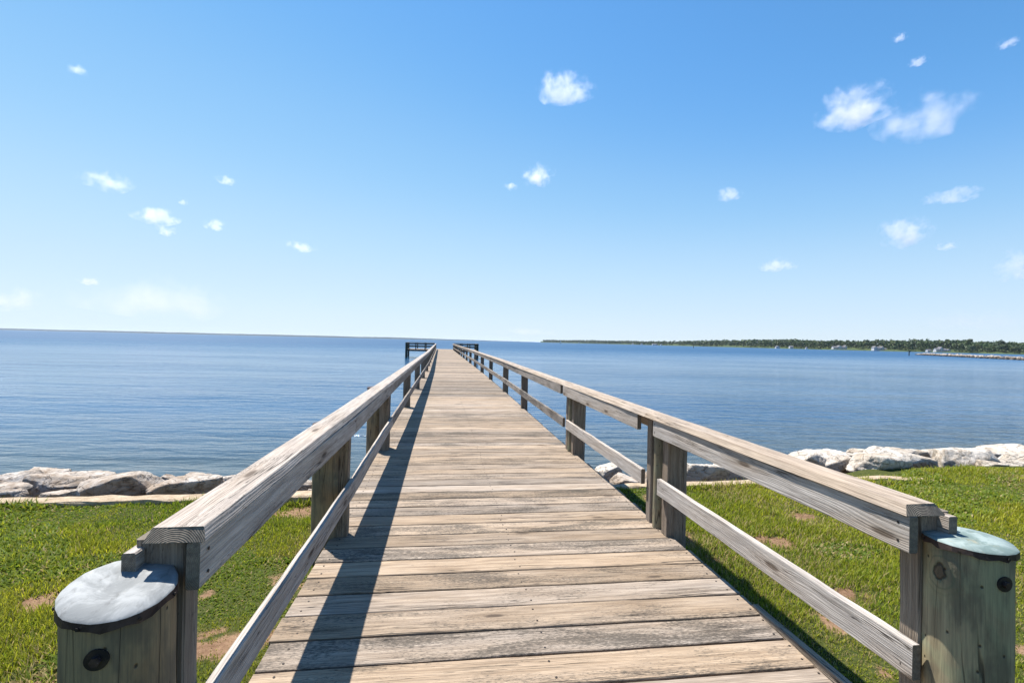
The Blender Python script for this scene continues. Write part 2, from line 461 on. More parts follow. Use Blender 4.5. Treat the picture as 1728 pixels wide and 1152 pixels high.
# grass: one blade mesh per lawn, nobody could count it
def grass(name, x0, x1, y0, y1, density, yellow, seed, lab):
    r = np.random.default_rng(seed)
    n = int((x1 - x0) * (y1 - y0) * density)
    x = r.uniform(x0, x1, n); y = r.uniform(y0, y1, n)
    wx, wy = x * CA - y * SA, x * SA + y * CA
    dist = np.hypot(wx, wy)
    keep = (r.random(n) < np.clip(3.4 / dist, .35, 1)) & (np.abs(wx) < wy * 1.6 + .9)
    so = soil(x, y)
    keep &= (y < 5.5 + .03 * (fbm(x, y, 5, 78) - .4) + .55 * np.clip((x - 5.4) / 1.4 + (fbm(x, y, 2, 77) - .5) * 1.2, 0, 1))
    keep &= r.random(n) > so * .88
    keep &= r.random(n) > .35 * (fbm(x, y, 6, 9) < .36)
    x, y, wx, wy, dist, so = [q[keep] for q in (x, y, wx, wy, dist, so)]
    n = len(x)
    z = lawn_z(x, y)
    tall = fbm(x, y, .9, seed + 20)
    h = r.uniform(.016, .045, n) * (.55 + 1.3 * np.clip((tall - .35) * 2.6, 0, 1)) * (1 - .5 * so)
    h = h * (1 + .9 * np.clip((y - 5.36) / .12, 0, 1))
    w = r.uniform(.0028, .0055, n) * np.clip(dist / 3.2, .9, 2.2)
    th = r.uniform(0, 2 * np.pi, n); lean = r.uniform(.15, 1.05, n) * h
    cl = (fbm(x, y, .8, seed + 3) > .52) & (r.random(n) < .75)        # broad-leaved weeds and clover
    w = np.where(cl, w * 2.6, w); h = np.where(cl, h * .62, h); lean = np.where(cl, h * r.uniform(.7, 1.6, n), lean)
    dx, dy = np.cos(th), np.sin(th)
    V = np.empty((n, 5, 3), np.float32)
    for i, (f, l, ww) in enumerate(((0, 0, -1), (0, 0, 1), (.6, .38, -.85), (.6, .38, .85), (1, 1, 0))):
        V[:, i, 0] = wx + dx * lean * l - dy * w * ww * .5
        V[:, i, 1] = wy + dy * lean * l + dx * w * ww * .5
        V[:, i, 2] = z - .004 + h * f
    ids = np.arange(n)[:, None] * 5
    loops = np.concatenate([ids + np.array([[0, 1, 3, 2]]), ids + np.array([[2, 3, 4]])], 1).astype(np.int32).ravel()
    starts = (np.arange(n)[:, None] * 7 + np.array([[0, 4]])).astype(np.int32).ravel()
    tot = np.tile(np.array([4, 3], np.int32), n)
    me = bpy.data.meshes.new(name)
    me.vertices.add(n * 5); me.vertices.foreach_set('co', V.ravel())
    me.loops.add(len(loops)); me.loops.foreach_set('vertex_index', loops)
    me.polygons.add(n * 2); me.polygons.foreach_set('loop_start', starts); me.polygons.foreach_set('loop_total', tot)
    me.polygons.foreach_set('use_smooth', np.ones(n * 2, bool))
    yel = np.clip(yellow(x, y) + r.normal(0, .16, n), 0, 1)[:, None]
    g0 = np.array([.115, .205, .014]); g1 = np.array([.43, .40, .03]); dry = np.array([.42, .33, .14]); dk = np.array([.055, .150, .018])
    c = g0 * (1 - yel) + g1 * yel
    c = np.where(cl[:, None], c * .45 + dk * .55, c)
    isdry = (r.random(n) < .06 + .35 * so + .55 * np.clip((fbm(x, y, 1.1, seed + 50) - .52) * 3, 0, .6))[:, None]
    c = np.where(isdry, dry, c) * r.uniform(.75, 1.3, n)[:, None]
    t = np.ones((n, 5, 4), np.float32); t[:, :, :3] = c[:, None, :] * .90
    a = me.attributes.new('tint', 'FLOAT_COLOR', 'POINT'); a.data.foreach_set('color', t.ravel())
    me.materials.append(BLADE); me.update(calc_edges=True)
    o = bpy.data.objects.new(name, me); COL.objects.link(o)
    tag(o, lab, 'grass', kind='stuff')
    return n
grass('lawn_grass', -10.5, -.78, .3, 5.53, 10500, lambda x, y: .30 + .55 * (fbm(x, y, .55, 31) - .25) + .28 * np.clip((-x - 1.6) / 2.5, 0, 1) - .3 * np.clip((y - 4.3), 0, 1) * (x > -3.2), 41,
      'bright yellow green lawn with clover and bare soil patches beside the shaded railing')
grass('lawn_grass', 1.7, 14.0, .5, 6.1, 10500, lambda x, y: .25 + .55 * (fbm(x, y, .55, 61) - .3) + .35 * np.clip((x - 2.8) / 2.0, 0, 1), 71,
      'olive green lawn with longer tufts behind the sunlit railing')

# seawall kerb between lawn and rocks
def seawall():
    mb = MB()
    xs = np.concatenate([[-60, -25], np.arange(-9, 12.01, .22), [25, 60]])
    prof = [(5.50, 1.0), (5.50, 1.200), (5.512, 1.214), (5.665, 1.216), (5.685, 1.20), (5.69, .8)]
    verts = []
    for x in xs:
        j = [random.uniform(-.018, .018) for _ in prof]; q = [random.uniform(-.009, .009) for _ in prof]
        off = .05 * max(0, min((x - 3) / 3, 1)); dz = -.07 * max(0, min((x - 6.2) / 1.5, 1)) + .01
        for (y, z), a, b in zip(prof, j, q):
            verts.append(P(x, y + a + off, z + b + dz))
    n = len(prof)
    F = [(i * n + k, i * n + k + 1, (i + 1) * n + k + 1, (i + 1) * n + k) for i in range(len(xs) - 1) for k in range(n - 1)]
    F = [tuple(reversed(f)) for f in F]
    mb.add(verts, F)
    o = mb.build('seawall', WALLM)
    tag(o, 'low sandy concrete seawall kerb between the lawn and the riprap rocks', 'seawall')
seawall()

# ------------------------------------------------------------------ pier deck
def bow(st):       # the slight curve of the pier
    return float(np.interp(st, [0, 8, 15, 24, 45, 80], [0, 0, .07, .12, .08, .03]))
def decksag(st):
    return -.03 * max(0, 2.75 - st)
LW = lambda: (random.uniform(.78, 1.2), random.uniform(.55, 1.0), random.choice((.1, .25, .35, .45, .55, .7)) + random.uniform(-.08, .08))
END = 76.0
pier = empty('pier', P(.6, 1.2, DECK))
tag(pier, 'long narrow weathered plank pier running out over the bay', 'pier')
base = Vector(pier.location)
PITCH = .2165
SKEW = math.tan(math.radians(1.4))
zax = Vector((0, 0, 1))
k = 0; st = 2.14 - PITCH * 5 + PITCH / 2
planks_far = MB()
while st < END:
    c = bow(st); rr = .03 * min(1, st / 15)
    l0 = -.84 + c - rr + random.uniform(-.012, .012); l1 = 1.945 + c + rr * 2 + random.uniform(-.012, .012)
    if st < 2.6: l1 = 1.925 + random.uniform(-.004, .004)
    sk = SKEW + random.uniform(-.0015, .0015)
    z = DECK - .019 + decksag(st) + random.uniform(-.0012, .0012)
    dk = 1.0
    tint = LW()
    if 13.5 < st < 18.5 or random.random() < .10: tint = (tint[0] * .8, tint[1] * .9, min(.95, tint[2] + .2))
    mid = .6
    p0 = Vector(P(l0, st - (l0 - mid) * sk, z)); p1 = Vector(P(l1, st - (l1 - mid) * sk, z))
    axw = (p1 - p0).normalized(); Wd = zax.cross(axw)
    if st < 2.75: Wd = (Wd + zax * .03).normalized()
    Td = axw.cross(Wd)
    mb = MB() if k < 100 else planks_far
    gap = random.uniform(.011, .017) if st < 8 else random.uniform(.004, .012)
    board(mb, p0 - base, p1 - base, Wd, Td, PITCH - gap, .038, tint, seg=14 if k < 40 else 6, jit=.0016 if k < 60 else .001, bev=.004)
    if k < 60:                                        # rusty screw heads over each stringer, part of the plank
        for la in (-.76 if st > 2.7 else -.74, .58, 1.90):
            for dy in (-.055, .055):
                ctr = p0.lerp(p1, (la - l0) / (l1 - l0)) - base + Wd * (dy + random.uniform(-.012, .012)) + axw * random.uniform(-.015, .015) + Td * .0185
                ring = [ctr + axw * (.0062 * math.cos(q_ * math.pi / 4)) + Wd * (.0062 * math.sin(q_ * math.pi / 4)) for q_ in range(8)]
                mb.add(ring + [q_ + Td * .0025 for q_ in ring], [tuple(range(8, 16))] + [(q_, (q_ + 1) % 8, 8 + (q_ + 1) % 8, 8 + q_) for q_ in range(8)], mi=2)
    if k < 100: mb.build('deck_plank', WM + [DARK_METAL], pier)
    k += 1; st += PITCH
# platform at the far end
while st < END + 6:
    p0 = Vector(P(-5.5, st, DECK - .02)); p1 = Vector(P(6.1, st, DECK - .02))
    board(planks_far, p0 - base, p1 - base, zax.cross((p1 - p0).normalized()), zax, PITCH - .01, .038, LW(), seg=4)
    st += PITCH
o = planks_far.build('deck_planking', WM, pier); o['kind'] = 'stuff'
def stringer(lat, z1, st0, st1, w=.045, h=.24, tint=(.55, .5, .5)):
    ss = [st0] + [s for s in np.arange(5, 76, 5) if st0 < s < st1] + [st1]
    for a, b in zip(ss[:-1], ss[1:]):
        mb = MB()
        p0, p1 = Vector(P(lat + bow(a), a, z1 - h / 2)), Vector(P(lat + bow(b), b, z1 - h / 2))
        Wv = Vector(P(1, 0)); board(mb, p0 - base, p1 - base, Wv, zax, w, h, tint, seg=4)
        mb.build('stringer', WM, pier)
stringer(1.958, DECK + .012, .9, 2.62, tint=(1.0, .7, .3))       # shows above the dipping first planks
stringer(1.905, DECK - .045, .9, END); stringer(-.80, DECK - .10, .9, END); stringer(.58, DECK - .10, .9, END)
for s in (12, 20.5, 29, 37.5, 46, 54.5, 63, 71):
    for l in (-.62, 1.72):
        mb = MB(); turned(mb, Vector(P(l + bow(s), s, -2.5)) - base, Vector(P(l + bow(s), s, DECK - .29)) - base, .14, .13, (1, .5, .5), seg=12, rings=3)
        mb.build('piling', [DARKWOOD, ENDG], pier)
    mb = MB(); board(mb, Vector(P(-.9 + bow(s), s + .16, DECK - .4)) - base, Vector(P(2.05 + bow(s), s + .16, DECK - .4)) - base, Vector(P(0, 1)), zax, .05, .23, (.5, .5, .5))
    mb.build('crossbeam', WM, pier)
for l in (-5.4, -2.2, 2.9, 6.0):
    for s in (END + .2, END + 5.8):
        mb = MB(); turned(mb, Vector(P(l, s, -3)) - base, Vector(P(l, s, DECK - .03)) - base, .15, .14, (1, .5, .5), seg=12, rings=3)
        mb.build('piling', [DARKWOOD, ENDG], pier)
mb = MB(); board(mb, Vector(P(-5.5, END - .02, DECK - .17)) - base, Vector(P(6.1, END - .02, DECK - .17)) - base, Vector(P(0, 1)), zax, .045, .25, (.4, .5, .7))
mb.build('fascia_board', WM, pier)

# ------------------------------------------------------------------ railings
def railing(side, label):
    L = side < 0
    root = empty('railing', P(-.77 if L else 1.87, 1.6, DECK))
    tag(root, label, 'railing')
    b = Vector(root.location)
    latA, latB = Vector(P(1, 0)), Vector(P(0, 1))
    # inner face of the cap as a function of station
    if L:
        cin = lambda s: float(np.interp(s, [1.5, 2.5, 4, 80], [-.685, -.65, -.655, -.66])) + bow(s)
        cdir = -1
    else:
        cin = lambda s: float(np.interp(s, [1.5, 3.8, 8, 15, 80], [1.763, 1.785, 1.80, 1.83, 1.87])) + bow(s)
        cdir = 1
    hz = lambda s: DECK + float(np.interp(s, [1.5, 3, 4, 7, 80], [1.015, 1.012, .998, 1.0, 1.0])) + .006 * math.sin(s * 1.7 + (0 if L else 2))
    cw = .172
    posts = [3.95, 7.05, 11.25, 15.4, 19.7, 24.1, 28.6, 33.2, 37.9, 42.6, 47.3, 52.0, 56.7, 61.4, 66.1, 70.8, 75.5] if L else \
            [3.86, 6.68, 11.05, 14.7, 19.4, 23.8, 28.6, 33.2, 37.9, 42.6, 47.3, 52.0, 56.7, 61.4, 66.1, 70.8, 75.5]
    def span(name, s0, s1, off, w, t, ztop, tint, vertical, seg=8, **kw):
        mb = MB()
        def pt(s):
            la = cin(s) + cdir * off
            return Vector(P(la, s, hz(s) + ztop)) - b
        p0, p1 = pt(s0), pt(s1)
        ax = (p1 - p0).normalized()
        if vertical: Wv, Tv = zax, latA * cdir
        else: Wv, Tv = latA, zax
        board(mb, p0, p1, Wv - ax * Wv.dot(ax), Tv, w, t, tint, seg=seg, **kw)
        return mb.build(name, WM, root)
    gry = lambda m=.3: (random.uniform(1.28, 1.46), random.uniform(.0, .22), random.uniform(.12, m))
    capt = (lambda: (random.uniform(1.28, 1.4), random.uniform(.05, .25), random.uniform(.05, .25))) if L else (lambda: (random.uniform(1.18, 1.3), random.uniform(.45, .75), random.uniform(.1, .3)))
    joints = [1.52] + [posts[i] + .02 for i in ((0, 2, 3, 5, 7, 9, 11, 13, 15) if not L else (1, 3, 5, 7, 9, 11, 13, 15))] + [76.1]
    for i, (a, c) in enumerate(zip(joints[:-1], joints[1:])):
        span('cap_board', a, c, cw / 2, cw, .040, -.020, capt(), False, seg=16 if i == 0 else 10, jit=.0012, bev=.003, trap=.014 if L else .02,
             endbev=(.022 if i == 0 else 0, 0))
    # horizontal boards run from post to post on the inner side
    edges = [1.52] + posts
    for i in range(len(posts)):
        a, c = edges[i], edges[i + 1]
        if not L and i < 3:
            a = a + (.19 if i else 0); c = c - (.13 if i == 0 else .02) + (.05 if i else 0)
        else:
            a += .01 if i else 0; c += .0
        far = i >= 2
        up = gry(.35) if not far else (random.uniform(.85, 1.05), random.uniform(.1, .4), random.uniform(.35, .7))
        lo = gry(.3) if not far else (random.uniform(.8, 1.0), random.uniform(.1, .45), random.uniform(.4, .75))
        rec = .012 if L else .014
        o1 = span('upper_rail', a, c, rec + .019, .138, .038, -.0415 - .069, up, True, seg=12 if i < 3 else 6)
        o2 = span('lower_rail', a + (.02 if i == 0 else 0), c, rec + .017 + (0 if L else .05), .135, .038, -.545 - .0675, lo, True, seg=12 if i < 3 else 6)
        if i == 0:
            # nail heads in the board ends
            def nails(par, s, zt, zs):
                for zz in zs:
                    nb = MB(); la = cin(s) + cdir * (rec - .0005)
                    ctr = Vector(P(la + (.05 if (not L and zt < -.3) else 0), s, hz(s) + zt + zz)) - b
                    ring = [ctr + latB * (.0055 * math.cos(t_ * math.pi / 4)) + zax * (.0055 * math.sin(t_ * math.pi / 4)) for t_ in range(8)]
                    tip = [q - latA * cdir * .0015 for q in ring]
                    nb.add(ring + tip, [tuple(range(8, 16))] + [(q, (q + 1) % 8, 8 + (q + 1) % 8, 8 + q) for q in range(8)])
                    nb.build('nail', DARK_METAL, par)
            nails(o1, a + .045, -.0415, (-.035, -.105)); nails(o2, a + .065, -.545, (-.03, -.10))
            nails(o1, c - .03, -.0415, (-.035, -.105)); nails(o2, c - .03, -.545, (-.03, -.10))
            span('outer_rail', a, posts[-1] if False else 7.0, rec + .038 + .137 + .019, .138, .038, (-.066 if L else -.046) - .069, gry(.4), True, seg=12)
    outer0 = rec + .038 + (0 if L else .05)
    def post(s, off, w, d, name='post', z0=-.25, zt=-.042, tint=None, lean=(0, 0)):
        mb = MB()
        la = cin(s) + cdir * off
        p0 = Vector(P(la - lean[0], s - lean[1], DECK + z0)) - b; p1 = Vector(P(la, s, hz(s) + zt)) - b
        board(mb, p0, p1, latA, latB, w, d, tint or (random.uniform(.62, .8), random.uniform(.55, .9), random.uniform(.3, .6)), seg=6, bev=.006)
        return mb.build(name, WM, root)
    post(1.605, outer0 + (.098 if L else .075), .135, .085, tint=(.72, .5, .45) if L else (.85, .65, .25), lean=(-.02, 0))
    for i, s in enumerate(posts):
        if L:
            post(s, outer0 + (.0875 if i != 1 else .05), .165 if i != 1 else .09, .085, tint=(.78, .95, .3) if i == 0 else None)
            if i == 1: post(s - .16, outer0 + .07, .13, .09)
        elif i < 2:
            p = post(s - .17, outer0 + .08, .14, .10, tint=(.72, .75, .25), zt=-.10)
            post(s - .165, outer0 + .172, .04, .085, tint=(.8, .6, .3), zt=-.16)
            post(s + .135, outer0 + .035, .06, .085, tint=(.8, .55, .3))
            mb = MB(); la = cin(s) + cdir * (outer0 + .045)
            turned(mb, Vector(P(la, s, DECK - .25)) - b, Vector(P(la, s, hz(s) - .042)) - b, .056, .05, (1, .5, .5), seg=18, rings=8, lump=.02)
            mb.build('round_post', [POLE, ENDG], root)
            # a bolt head low on the square post
            nb = MB(); la = cin(s) + cdir * (outer0 + .095)
            ctr = Vector(P(la, s - .2215, DECK + .25)) - b
            for rad, dep, nn in ((.016, .004, 14), (.009, .012, 6)):
                ring = [ctr + latA * (rad * math.cos(t_ * 2 * math.pi / nn)) + zax * (rad * math.sin(t_ * 2 * math.pi / nn)) for t_ in range(nn)]
                tip = [q - latB * dep for q in ring]
                nb.add(ring + tip, [tuple(range(nn, 2 * nn))] + [(q, (q + 1) % nn, nn + (q + 1) % nn, nn + q) for q in range(nn)])
            nb.build('bolt', DARK_METAL, p)
        else:
            post(s, outer0 + .075, .15 + .02 * (i % 2), .10, zt=-.09, tint=(random.uniform(.5, .68), random.uniform(.6, .9), random.uniform(.4, .6)))
    return root
railing(-1, 'weathered grey timber railing whose inner side lies in shade and shadows the deck')
railing(1, 'sunlit timber railing with tan cap, round green posts and pale grey boards')

# rails round the platform at the far end
def head_rail(x0, x1, label):
    root = empty('railing', P(x0, END, DECK)); b = Vector(root.location)
    tag(root, label, 'railing')
    y0, y1 = END + .05, END + 5.9
    xo = x0 if abs(x0) > abs(x1) else x1
    xi = x1 if xo == x0 else x0
    runs = [((xi, y0), (xo, y0)), ((xo, y0), (xo, y1)), ((xo, y1), (xi, y1))]
    for (a, c) in runs:
        for name, zt, w, t in (('cap_board', 1.06, .16, .05), ('upper_rail', .86, .04, .15), ('lower_rail', .46, .04, .15)):
            mb = MB(); p0 = Vector(P(a[0], a[1], DECK + zt)) - b; p1 = Vector(P(c[0], c[1], DECK + zt)) - b
            d = (p1 - p0).normalized()
            board(mb, p0, p1, zax.cross(d), zax, w, t, (1, .4, .3), seg=3); mb.build(name, WM if name == 'cap_board' else [DARKWOOD, ENDG], root)
        n = 3
        for i in range(n + 1):
            q = i / n
            mb = MB(); x, y = a[0] + (c[0] - a[0]) * q, a[1] + (c[1] - a[1]) * q
            if i == n: continue
            board(mb, Vector(P(x, y, DECK - .2)) - b, Vector(P(x, y, DECK + 1.03)) - b, Vector(P(1, 0)), Vector(P(0, 1)), .15, .15, (1, .5, .5), seg=2)
            mb.build('post', [DARKWOOD, ENDG], root)
    mb = MB(); turned(mb, Vector(P(xo, y0 - .1, -2.5)) - b, Vector(P(xo, y0 - .1, DECK + 1.08)) - b, .2, .19, (1, .5, .5), seg=12, rings=3)
    mb.build('corner_piling', [DARKWOOD, ENDG], root)
head_rail(-5.35, -1.0, 'dark green railing round the wing of the pier head beyond the shaded railing')
head_rail(5.95, 2.2, 'dark green railing round the wing of the pier head beyond the sunlit railing')

# ------------------------------------------------------------------ capped pilings
def piling(lat, st, ztop, r, z0, mat, capmat, label, lean=(0, 0), bolt=None, seed=1, group=None, slope=(0, 0)):
    random.seed(seed)
    root = empty('piling', P(lat, st, z0), A)
    tag(root, label, 'piling', group)
    H = ztop - z0
    mb = MB()
    turned(mb, (0, 0, -.4), (lean[0], lean[1], H - .004 - r * math.hypot(*slope)), r * 1.01, r * .985, (1, .5, .5), seg=40, rings=14, jit=.004, lump=.012, captop=False)
    mb.build('shaft', [mat, ENDG], root)
    # sheet metal cap hammered over the end: domed top, folded rim
    n = 34; rim = MB(); top = MB()
    ang = [2 * math.pi * i / n + random.uniform(-.05, .05) for i in range(n)]
    rad = [r * 1.03 * (1 + random.uniform(-.012, .018)) for _ in range(n)]
    low = [-.024 + random.uniform(-.006, .005) for _ in range(n)]
    cx, cy = lean
    def ringv(k_, z_, lows=None): return [(cx + rad[i] * k_ * math.cos(ang[i]), cy + rad[i] * k_ * math.sin(ang[i]), H + (lows[i] if lows else z_)) for i in range(n)]
    r0, r1, r2 = ringv(1.012, 0, low), ringv(1.0, -.003), ringv(.965, .003)
    r3 = [(cx + (p[0] - cx) * .6, cy + (p[1] - cy) * .6, H + .004 + random.uniform(-.0025, .0025)) for p in r2]
    r4 = [(cx + (p[0] - cx) * .25, cy + (p[1] - cy) * .25, H + .004 + random.uniform(-.0025, .0025)) for p in r2]
    rb = ringv(.985, 0, low)
    tilt = lambda p: (p[0], p[1], p[2] + (p[0] - cx) * slope[0] + (p[1] - cy) * slope[1])
    skirt = lambda p: (p[0], p[1], min(tilt(p)[2], H - .012 - r * math.hypot(*slope)))
    r1, r2, r3, r4 = [[tilt(p) for p in q_] for q_ in (r1, r2, r3, r4)]
    rb, r0 = [[skirt(p) for p in q_] for q_ in (rb, r0)]
    q = lambda a, b: [(a + i, a + (i + 1) % n, b + (i + 1) % n, b + i) for i in range(n)]
    rim.add(rb + r0 + r1, q(0, n) + q(n, 2 * n), smooth=False)
    top.add(r1 + r2 + r3 + r4, q(0, n) + q(n, 2 * n) + q(2 * n, 3 * n) + [tuple(range(3 * n, 4 * n))], smooth=True)
    co = top.build('metal_cap', capmat, root)
    rim.build('rim', RIM, co)
    for i in range(0, n, 5):
        nb = MB(); a_ = ang[i]; rr = rad[i] * 1.014
        c_ = Vector((cx + rr * math.cos(a_), cy + rr * math.sin(a_), H - .017)); c_.z = tilt(c_)[2]; e1 = Vector((-math.sin(a_), math.cos(a_), 0)); e0 = Vector((math.cos(a_), math.sin(a_), 0))
        ring = [c_ + e1 * (.005 * math.cos(t * math.pi / 3)) + zax * (.005 * math.sin(t * math.pi / 3)) for t in range(6)]
        nb.add(ring + [p + e0 * .003 for p in ring], [tuple(range(6, 12))] + [(t, (t + 1) % 6, 6 + (t + 1) % 6, 6 + t) for t in range(6)])
        nb.build('nail', DARK_METAL, co)
    if bolt:
        a_, zz = bolt
        e0 = Vector((math.cos(a_), math.sin(a_), 0)); e1 = Vector((-math.sin(a_), math.cos(a_), 0))
        c_ = Vector((lean[0] * zz / H, lean[1] * zz / H, zz)) + e0 * (r * .985)
        wm, hm = MB(), MB()
        for m_, ro, d0, d1, nn in ((wm, .027, -.01, .004, 22), (hm, .0125, .0, .015, 6)):
            ring = [c_ + e1 * (ro * math.cos(t * 2 * math.pi / nn)) + zax * (ro * math.sin(t * 2 * math.pi / nn)) + e0 * d0 for t in range(nn)]
            m_.add(ring + [p + e0 * (d1 - d0) for p in ring], [tuple(range(nn, 2 * nn))] + [(t, (t + 1) % nn, nn + (t + 1) % nn, nn + t) for t in range(nn)])
        w_ = wm.build('washer', DARK_METAL, root); hm.build('bolt', RIM, w_)
    return root
piling(-.852, 1.46, EYE - .715, .129, LAWN, PILE_L, PALE_CAP, 'stout olive piling with a pale grey metal cap ending the shaded railing', lean=(-.022, 0), bolt=(-1.395, .965), seed=11, slope=(-.10, .16))
piling(2.015, 1.49, EYE - .708, .131, LAWN, PILE_R, GREEN_CAP, 'stout green piling with a turquoise stained metal cap and a big bolt', lean=(-.02, 0), bolt=(-1.66, .985), seed=12)
piling(-.885, 3.98, EYE - .70, .12, LAWN, PILE_L, RIM, 'dark capped piling outside the shaded railing, second along it', seed=13)
piling(-.905, 7.05, EYE - .715, .135, -1.0, PILE_L, RIM, 'dark capped piling outside the shaded railing, past the boulders', seed=14)
random.seed(99)

# ------------------------------------------------------------------ boulders
def ico(sub=4):
    import bmesh
    bm = bmesh.new(); bmesh.ops.create_icosphere(bm, subdivisions=sub, radius=1)
    V = np.array([v.co[:] for v in bm.verts]); F = [[v.index for v in f.verts] for f in bm.faces]
    bm.free(); return V, F
ICO4 = ico(5); ICO2 = ico(2)
def rock_mesh(name, dims, seed, ic=ICO4, rough=.05):
    r = np.random.default_rng(seed)
    V, F = ic
    n = r.normal(size=(15, 3)); n /= np.linalg.norm(n, axis=1)[:, None]
    n[0] = (r.uniform(-.25, .25), r.uniform(-.1, .25), 1); n[1] = (0, 0, -1); n[2] = (r.uniform(-.35, .35), -1, r.uniform(-.55, -.15)); n /= np.linalg.norm(n, axis=1)[:, None]
    d = r.uniform(.66, .98, 15); d[0] = .62; d[1] = .6; d[2] = r.uniform(.5, .62)
    dots = np.maximum(V @ n.T, 1e-3)
    t = d / dots
    t = np.minimum(t, 1.25)
    t = -np.log(np.sum(np.exp(-t * 60), 1)) / 60            # rounded planar facets
    Q = V * t[:, None]
    off = r.uniform(0, 50, 3)
    if rough:
        ns = np.array([mnoise.fractal(Vector(q * 1.8 + off), .9, 2.1, 5) for q in Q])
        ns2 = np.array([mnoise.fractal(Vector(q * 7 + off), .8, 2.1, 3) for q in Q])
        Q = Q + V * (ns * rough * 1.0 + ns2 * rough * .55)[:, None]
    Q = Q / np.abs(Q).max(0) * (np.array(dims) / 2)
    me = bpy.data.meshes.new(name); me.from_pydata(Q.tolist(), [], F)
    me.polygons.foreach_set('use_smooth', [True] * len(F)); me.materials.append(ROCK); me.update()
    return me
def rock(u0, u1, v0, v1, D, label, depth=.9, rx=0, ry=0, rz=0, sink=.35, seed=None):
    if u0 > 1000: u0, u1 = u0 - 5, u1 + 9
    W = (u1 - u0) / FPX * D; H = (v1 - v0) / FPX * D * (1 + sink)
    me = rock_mesh('boulder', (W * 1.02, W * depth, H), seed if seed else int(u0 * 7 + v0))
    if u0 > 1140 or 1000 < u0 < 1008: me.materials[0] = ROCKW
    o = bpy.data.objects.new('boulder', me); COL.objects.link(o)
    c = at((u0 + u1) / 2, v0, D); c.z -= H / 2
    o.location = c; o.rotation_euler = (math.radians(rx), math.radians(ry), A + math.radians(rz))
    tag(o, label, 'boulder', 'riprap boulders along the shore')
    return o
RK = [
 (-95, -12, 800, 840, 5.9, 'pale boulder at the very edge of the riprap beside the brown shaded one', .9, 0, 5, 0),
 (-30, 60, 797, 834, 6.6, 'brown shaded boulder wedged behind the small rounded stones', .9, 0, -6, 0),
 (-25, 38, 816, 832, 5.75, 'small flat tan stone leaning on the brown shaded boulder', .9, 0, 6, 0),
 (-12, 44, 826, 842, 5.5, 'small rounded grey stone sitting on the seawall edge', .7, 0, 0, 0),
 (38, 118, 793, 832, 7.2, 'tan topped boulder behind the long overhanging boulder', .9, 0, 4, 0),
 (44, 200, 799, 838, 6.3, 'long overhanging boulder with cracked pale top and shaded brown face', .62, 0, 7, 4),
 (70, 126, 829, 841, 5.5, 'thin flat stone tucked under the long overhanging boulder', .6, 0, -4, 0),
 (148, 274, 793, 840, 6.0, 'big bright white boulder sloping down to the seawall', .8, 6, -15, -6),
 (262, 302, 801, 820, 6.9, 'reddish tan stone half hidden behind the bright white boulder', .9, 0, 8, 0),
 (250, 384, 803, 838, 6.0, 'wide flat topped boulder beside the railing cap', .6, 0, -3, 4),
 (312, 362, 799, 814, 7.6, 'thin dark edged slab behind the wide flat topped boulder', .8, 0, 4, 0),
 (355, 400, 803, 818, 7.2, 'grey crusted slab just behind the railing cap', .8, 0, -6, 0),
 (388, 470, 806, 836, 6.3, 'pale boulder seen under the shaded railing near its cap', .7, 0, 5, 0),
 (470, 538, 806, 832, 6.5, 'tan boulder beside the piling under the shaded railing', .8, 0, 0, 0),
 (515, 545, 823, 838, 6.0, 'small grey stone beside the piling on the seawall', .8, 0, 0, 0),
 (1008, 1043, 783, 812, 7.6, 'blocky white stone at the sunlit edge of the deck', .8, 0, -10, 20),
 (1034, 1066, 800, 816, 7.0, 'small pale stone between the white block and the crusted stone', .8, 0, 5, 0),
 (1036, 1096, 806, 826, 6.6, 'dark crusted rough stone behind the round green post', .7, 0, 5, 0),
 (1088, 1160, 795, 824, 6.9, 'boulder behind the post cluster of the sunlit railing', .8, 0, 0, 0),
 (1150, 1222, 778, 815, 7.2, 'tan boulder with a shaded foot next to the square post', .7, 0, 4, 0),
 (1205, 1262, 783, 812, 7.4, 'white and grey broken boulder beside the tan one', .8, 0, 12, 0),
 (1255, 1300, 778, 806, 7.6, 'low pale boulder hidden mostly behind the sunlit upper board', .8, 0, 0, 0),
 (1292, 1345, 770, 802, 7.8, 'pale boulder just behind the tan cap of the sunlit railing', .8, 0, -6, 0),
 (1330, 1402, 760, 796, 8.0, 'cream boulder with ochre stains rising above the tan cap', .8, 0, 8, 0),
 (1384, 1436, 764, 798, 7.9, 'split pale boulder in a narrow gap beside the cream one', .8, 0, 14, 0),
 (1378, 1440, 759, 786, 9.2, 'low cream stone behind the split pale boulder', .8, 0, -5, 0),
 (1436, 1500, 758, 780, 9.3, 'long cream stone behind the wide white boulder', .7, 0, 4, 0),
 (1420, 1545, 764, 801, 7.4, 'wide white boulder with a shaded brown front on the grass edge', .62, 0, 8, 8),
 (1462, 1606, 763, 797, 8.0, 'long tilted slab with dark crusted edge', .5, 0, 13, 6),
 (1498, 1536, 757, 774, 9.4, 'small tan stone on the water side of the tilted slab', .9, 0, 0, 0),
 (1528, 1560, 756, 776, 9.6, 'knobbly tan stone in the middle of the back row', .9, 0, 9, 0),
 (1556, 1590, 758, 776, 9.8, 'low brown stone ending the back row', .9, 0, -5, 0),
 (1584, 1668, 753, 795, 8.1, 'tall bright white boulder at the end of the tilted slab', .8, 0, 7, 0),
 (1652, 1690, 778, 792, 7.6, 'small white block under the overhang of two tall boulders', .8, 0, 0, 0),
 (1650, 1742, 753, 786, 8.9, 'massive white boulder at the frame edge with dark hollow beneath', .7, 0, -4, 0),
 (1690, 1760, 765, 790, 8.0, 'ochre stained boulder in front of the massive white one', .7, 0, 4, 0),
 (1738, 1850, 752, 788, 8.6, 'pale boulder past the massive white one', .7, 0, 4, 0),
]
